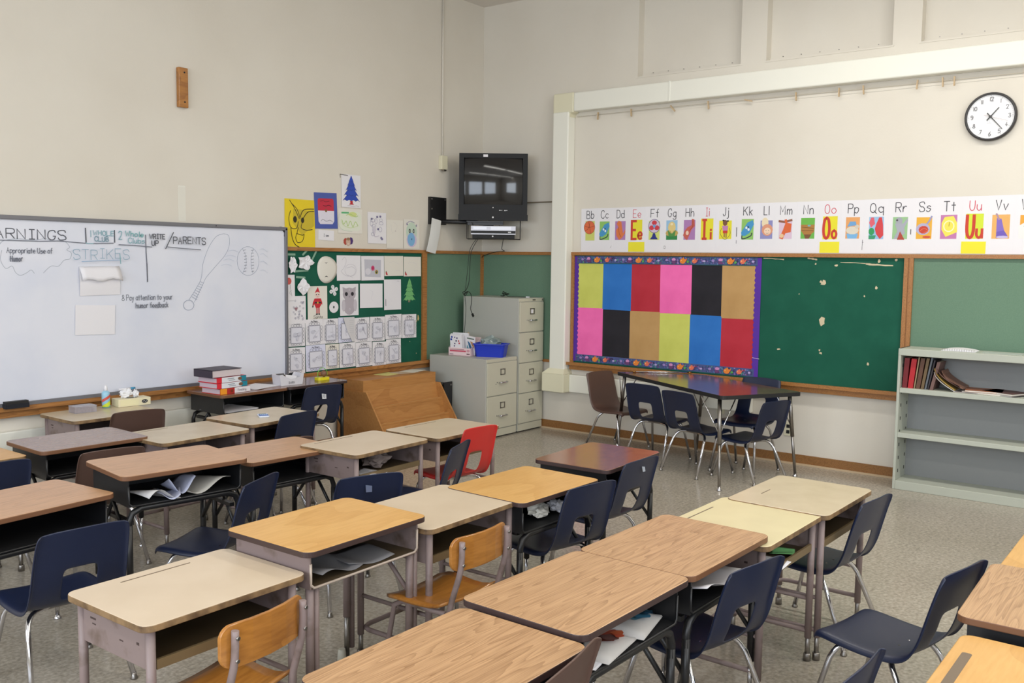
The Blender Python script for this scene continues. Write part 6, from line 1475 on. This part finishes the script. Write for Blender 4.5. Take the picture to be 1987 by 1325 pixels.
cbx = MB(); cbx.box(-.07, .07, -.05, -.048, 0, .04).box(-.07, .07, .048, .05, 0, .04).box(-.07, -.068, -.05, .05, 0, .04).box(.068, .07, -.05, .05, 0, .04).box(-.07, .07, -.05, .05, 0, .002); cbx.build('box', M_clear, t)
MB().box(-.072, .072, -.052, .052, .040, .044).build('lid', M_clear, t)
r_ = random.Random(2); it = MB()
for k in range(12): it.box(-.06+.010*k, -.053+.010*k, -.04, .04, .003, .022+r_.uniform(0, .012))
it.build('brown_items', mat('brown_items', (120, 84, 76), .6), t)
# marker and eraser on the whiteboard tray
t = thing('board_eraser', 'black felt eraser on the whiteboard tray at the left edge', 'eraser', (-4.835, -.10, .6905)); MB().box(-.075, .075, -.022, .022, 0, .028).build('felt', mat('black_felt', (26, 28, 36), .9), t); MB().box(-.072, .072, -.02, .02, .028, .045).build('handle', M_rubber, t)
t = thing('marker', 'blue-capped marker lying on the whiteboard tray behind the tissue box', 'marker', (-4.06, -.075, .724), 0); MB().tube([(-.06, 0, .008), (.03, 0, .008)], .008, 10).build('barrel', M_paper, t); MB().tube([(.03, 0, .008), (.065, 0, .008)], .0085, 10).build('cap', mat('cyan_cap', (70, 150, 190), .4), t)
# calculator on B1
x, y, z = desk_pt('B1', -.03, -.03, .0006)
t = thing('calculator', 'small blue and white calculator lying on a beige desk', 'calculator', (x, y, z), R(-30))
o = MB().prism(rrect(-.034, .034, -.056, .056, .012), 0, .010).build('body', mat('white_shell', (214, 220, 232), .4), t); bevel(o, .002)
MB().prism(rrect(-.029, .029, -.050, .020, .006), .010, .0115).build('face', mat('calc_blue', (44, 80, 160), .4), t)
k_ = MB()
for i in range(4):
    for j in range(4): k_.box(-.024+i*.0125, -.0155+i*.0125, -.046+j*.014, -.037+j*.014, .0115, .0135)
k_.build('keys', mat('calc_key', (150, 176, 214), .4), t)
MB().box(-.024, .024, .028, .046, .010, .0112).build('display', mat('lcd', (140, 150, 140), .2), t)
# papers spilling from the A4 desk
def wavy(name, label, key, lx, ly, dz, w_, d_, rz, amp, ph, m=M_paper, lines=False, lift=0):
    if key == 'A4': m = {M_paper: mat('shaded_sheet', (186, 184, 184), .8), M_paperb: mat('shaded_blue_sheet', (176, 180, 200), .8)}.get(m, mat('shaded_cream_sheet', (176, 172, 164), .8))  # shade inside the book box is painted into these sheet colours
    x, y, z = desk_pt(key, lx, ly, dz); mb = MB(); n, q = 10, 6; vs = []
    for j in range(q+1):
        for i in range(n+1):
            u, v = i/n, j/q
            zz = amp*(.5+.5*math.sin(u*5+ph+v*1.4))*(1-.4*v)+lift*(1-v)**2
            vs.append(((u-.5)*w_, (v-.5)*d_, zz))
    mb.add(vs, [[j*(n+1)+i, j*(n+1)+i+1, (j+1)*(n+1)+i+1, (j+1)*(n+1)+i] for j in range(q) for i in range(n)], 0, True)
    o = mb.build(name, m, None, (x, y, z), (0, 0, DESKS[key][2]+R(rz))); md = o.modifiers.new('t', 'SOLIDIFY'); md.thickness = .001
    return tag(o, label, 'paper')
bz = -.022-.125+.008
wavy('crumpled_paper', 'curled shade-toned sheet hanging out at the left of the papers desk', 'A4', -.14, -.13, bz, .17, .20, 14, .060, 0)
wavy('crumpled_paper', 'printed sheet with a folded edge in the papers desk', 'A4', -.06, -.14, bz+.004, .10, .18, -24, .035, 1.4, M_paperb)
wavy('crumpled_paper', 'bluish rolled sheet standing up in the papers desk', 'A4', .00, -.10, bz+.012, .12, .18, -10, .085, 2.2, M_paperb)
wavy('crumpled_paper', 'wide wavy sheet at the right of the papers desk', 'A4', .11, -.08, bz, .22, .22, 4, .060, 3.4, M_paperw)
crumpled('crumpled_tissue', 'crumpled white tissue inside the maple-topped desk with black box', 'paper', desk_pt('D4', -.02, -.10, bz), (.075, .05, .032), 21, M_paperw, .3, amp=.5)
crumpled('crumpled_tissue', 'second crumpled white wad at the right inside the maple-topped desk', 'paper', desk_pt('D4', .10, -.12, bz), (.05, .04, .030), 23, M_paper, .8, amp=.5)
wavy('crumpled_paper', 'crumpled papers darkened for shade inside the tall maple-topped desk', 'D2', -.12, -.07, -.022-.12+.010, .22, .24, 6, .035, .7, mat('deep_shade_sheet', (116, 114, 116), .8))  # white paper toned down: the box's shade is in the colour
wavy('crumpled_paper', 'flat paper darkened for shade in the middle of the tall maple-topped desk', 'D2', .07, -.08, -.022-.12+.008, .20, .20, -12, .018, 2.0, mat('deep_shade_sheet', (116, 114, 116), .8))
wavy('crumpled_paper', 'white papers lying in the cream desk left of the red chair', 'B2', -.12, -.12, -.022-.13+.008, .16, .18, 8, .014, .5)
crumpled('stuffed_bag', 'soft brownish-grey bag stuffed in the cream desk left of the red chair', 'bag', desk_pt('B2', .03, -.05, -.022-.13+.008), (.09, .08, .045), 31, mat('dull_cloth', (130, 116, 110), .8), .2, amp=.3)
wavy('crumpled_paper', 'torn grey-white paper hanging out of the oak desk by the pale yellow desk', 'O3', -.06, -.10, bz+.01, .34, .24, 5, .05, 1.2, M_paper, lift=.02)
wavy('green_paper', 'green paper corner inside the pale yellow desk', 'C1', .12, -.12, -.022-.13+.010, .10, .10, 20, .012, 1.0, mat('green_sheet', (120, 190, 120), .7))
wavy('crumpled_paper', 'grey-white papers at the left inside the pale yellow desk', 'C1', -.10, -.13, -.022-.13+.008, .18, .14, -10, .022, 2.0)
# painted booklets in O2
def booklet(label, lx, ly, dz, rz, blobs, th=.022):
    x, y, z = desk_pt('O2', lx, ly, bz+dz); b = thing('painted_booklet', label, 'booklet', (x, y, z), DESKS['O2'][2]+R(rz), 'painted booklets inside the oak desk')
    mb = MB(); n = 8; q = 5; r_ = random.Random(int(rz*3)); vs = []
    for j in range(q+1):
        for i in range(n+1):
            u, v = i/n, j/q; vs.append(((u-.5)*.21, (v-.5)*.27, th+.006*math.sin(u*4+v*2)+(-.012 if (j == 0 or i == n) else 0)))
    S = len(vs)
    for j in range(q+1):
        for i in range(n+1): u, v = i/n, j/q; vs.append(((u-.5)*.215, (v-.5)*.275, 0))
    fs = [[j*(n+1)+i, j*(n+1)+i+1, (j+1)*(n+1)+i+1, (j+1)*(n+1)+i] for j in range(q) for i in range(n)]
    for i in range(n): fs.append([i, S+i, S+i+1, i+1]); a_ = q*(n+1)+i; fs.append([a_, a_+1, S+a_+1, S+a_])
    for j in range(q): a_ = j*(n+1); fs.append([a_, a_+n+1, S+a_+n+1, S+a_]); a_ += n; fs.append([a_, S+a_, S+a_+n+1, a_+n+1])
    mb.add(vs, fs, 0, True).build('pages', mat('shaded_page', (180, 176, 172), .7), b)  # page colour darkened to stand for shade under the tabletop
    pm = MB(); mats = []
    for (cx, cy, r0, col) in blobs:
        cx += .022; cy -= .018
        m_ = mat('paint_%02x%02x%02x' % col, col, .6)
        if m_ not in mats: mats.append(m_)
        k = 11; vs = [(cx+r0*r_.uniform(.5, 1.2)*math.cos(i*2*PI/k), cy+r0*r_.uniform(.5, 1.2)*math.sin(i*2*PI/k)) for i in range(k)]
        def zz(px, py): u, v = px/.21+.5, py/.27+.5; return th+.006*math.sin(u*4+v*2)+.0022+len(pm.f)*.0002
        pm.add([(cx, cy, zz(cx, cy))]+[(a_, b_, zz(a_, b_)) for a_, b_ in vs], [[0, 1+i, 1+(i+1) % k] for i in range(k)], mats.index(m_))
    pm.build('paint_splash', mats, b); return b
booklet('booklet splashed with orange-red paint inside the middle oak desk', -.075, -.062, .004, 9, [(-.02, -.03, .06, (150, 74, 60)), (.02, -.05, .045, (176, 80, 60)), (.04, -.075, .030, (206, 100, 56)), (-.02, -.075, .032, (104, 70, 66)), (.005, -.095, .020, (196, 84, 56)), (.06, -.03, .025, (120, 60, 56))])
booklet('booklet splashed with teal-blue paint inside the middle oak desk', .125, -.045, .006, 14, [(-.02, -.03, .06, (90, 140, 156)), (.02, -.05, .045, (50, 96, 120)), (-.02, -.08, .030, (60, 120, 150)), (.05, -.05, .03, (110, 160, 170)), (.03, -.085, .018, (30, 70, 90)), (.0, -.095, .014, (30, 80, 110))])
o = loose('plain white sheet under the painted booklets, poking out of the middle oak desk', 'O2', -.13, -.115, .20, .14, 8, dz=bz+.001, n=3)
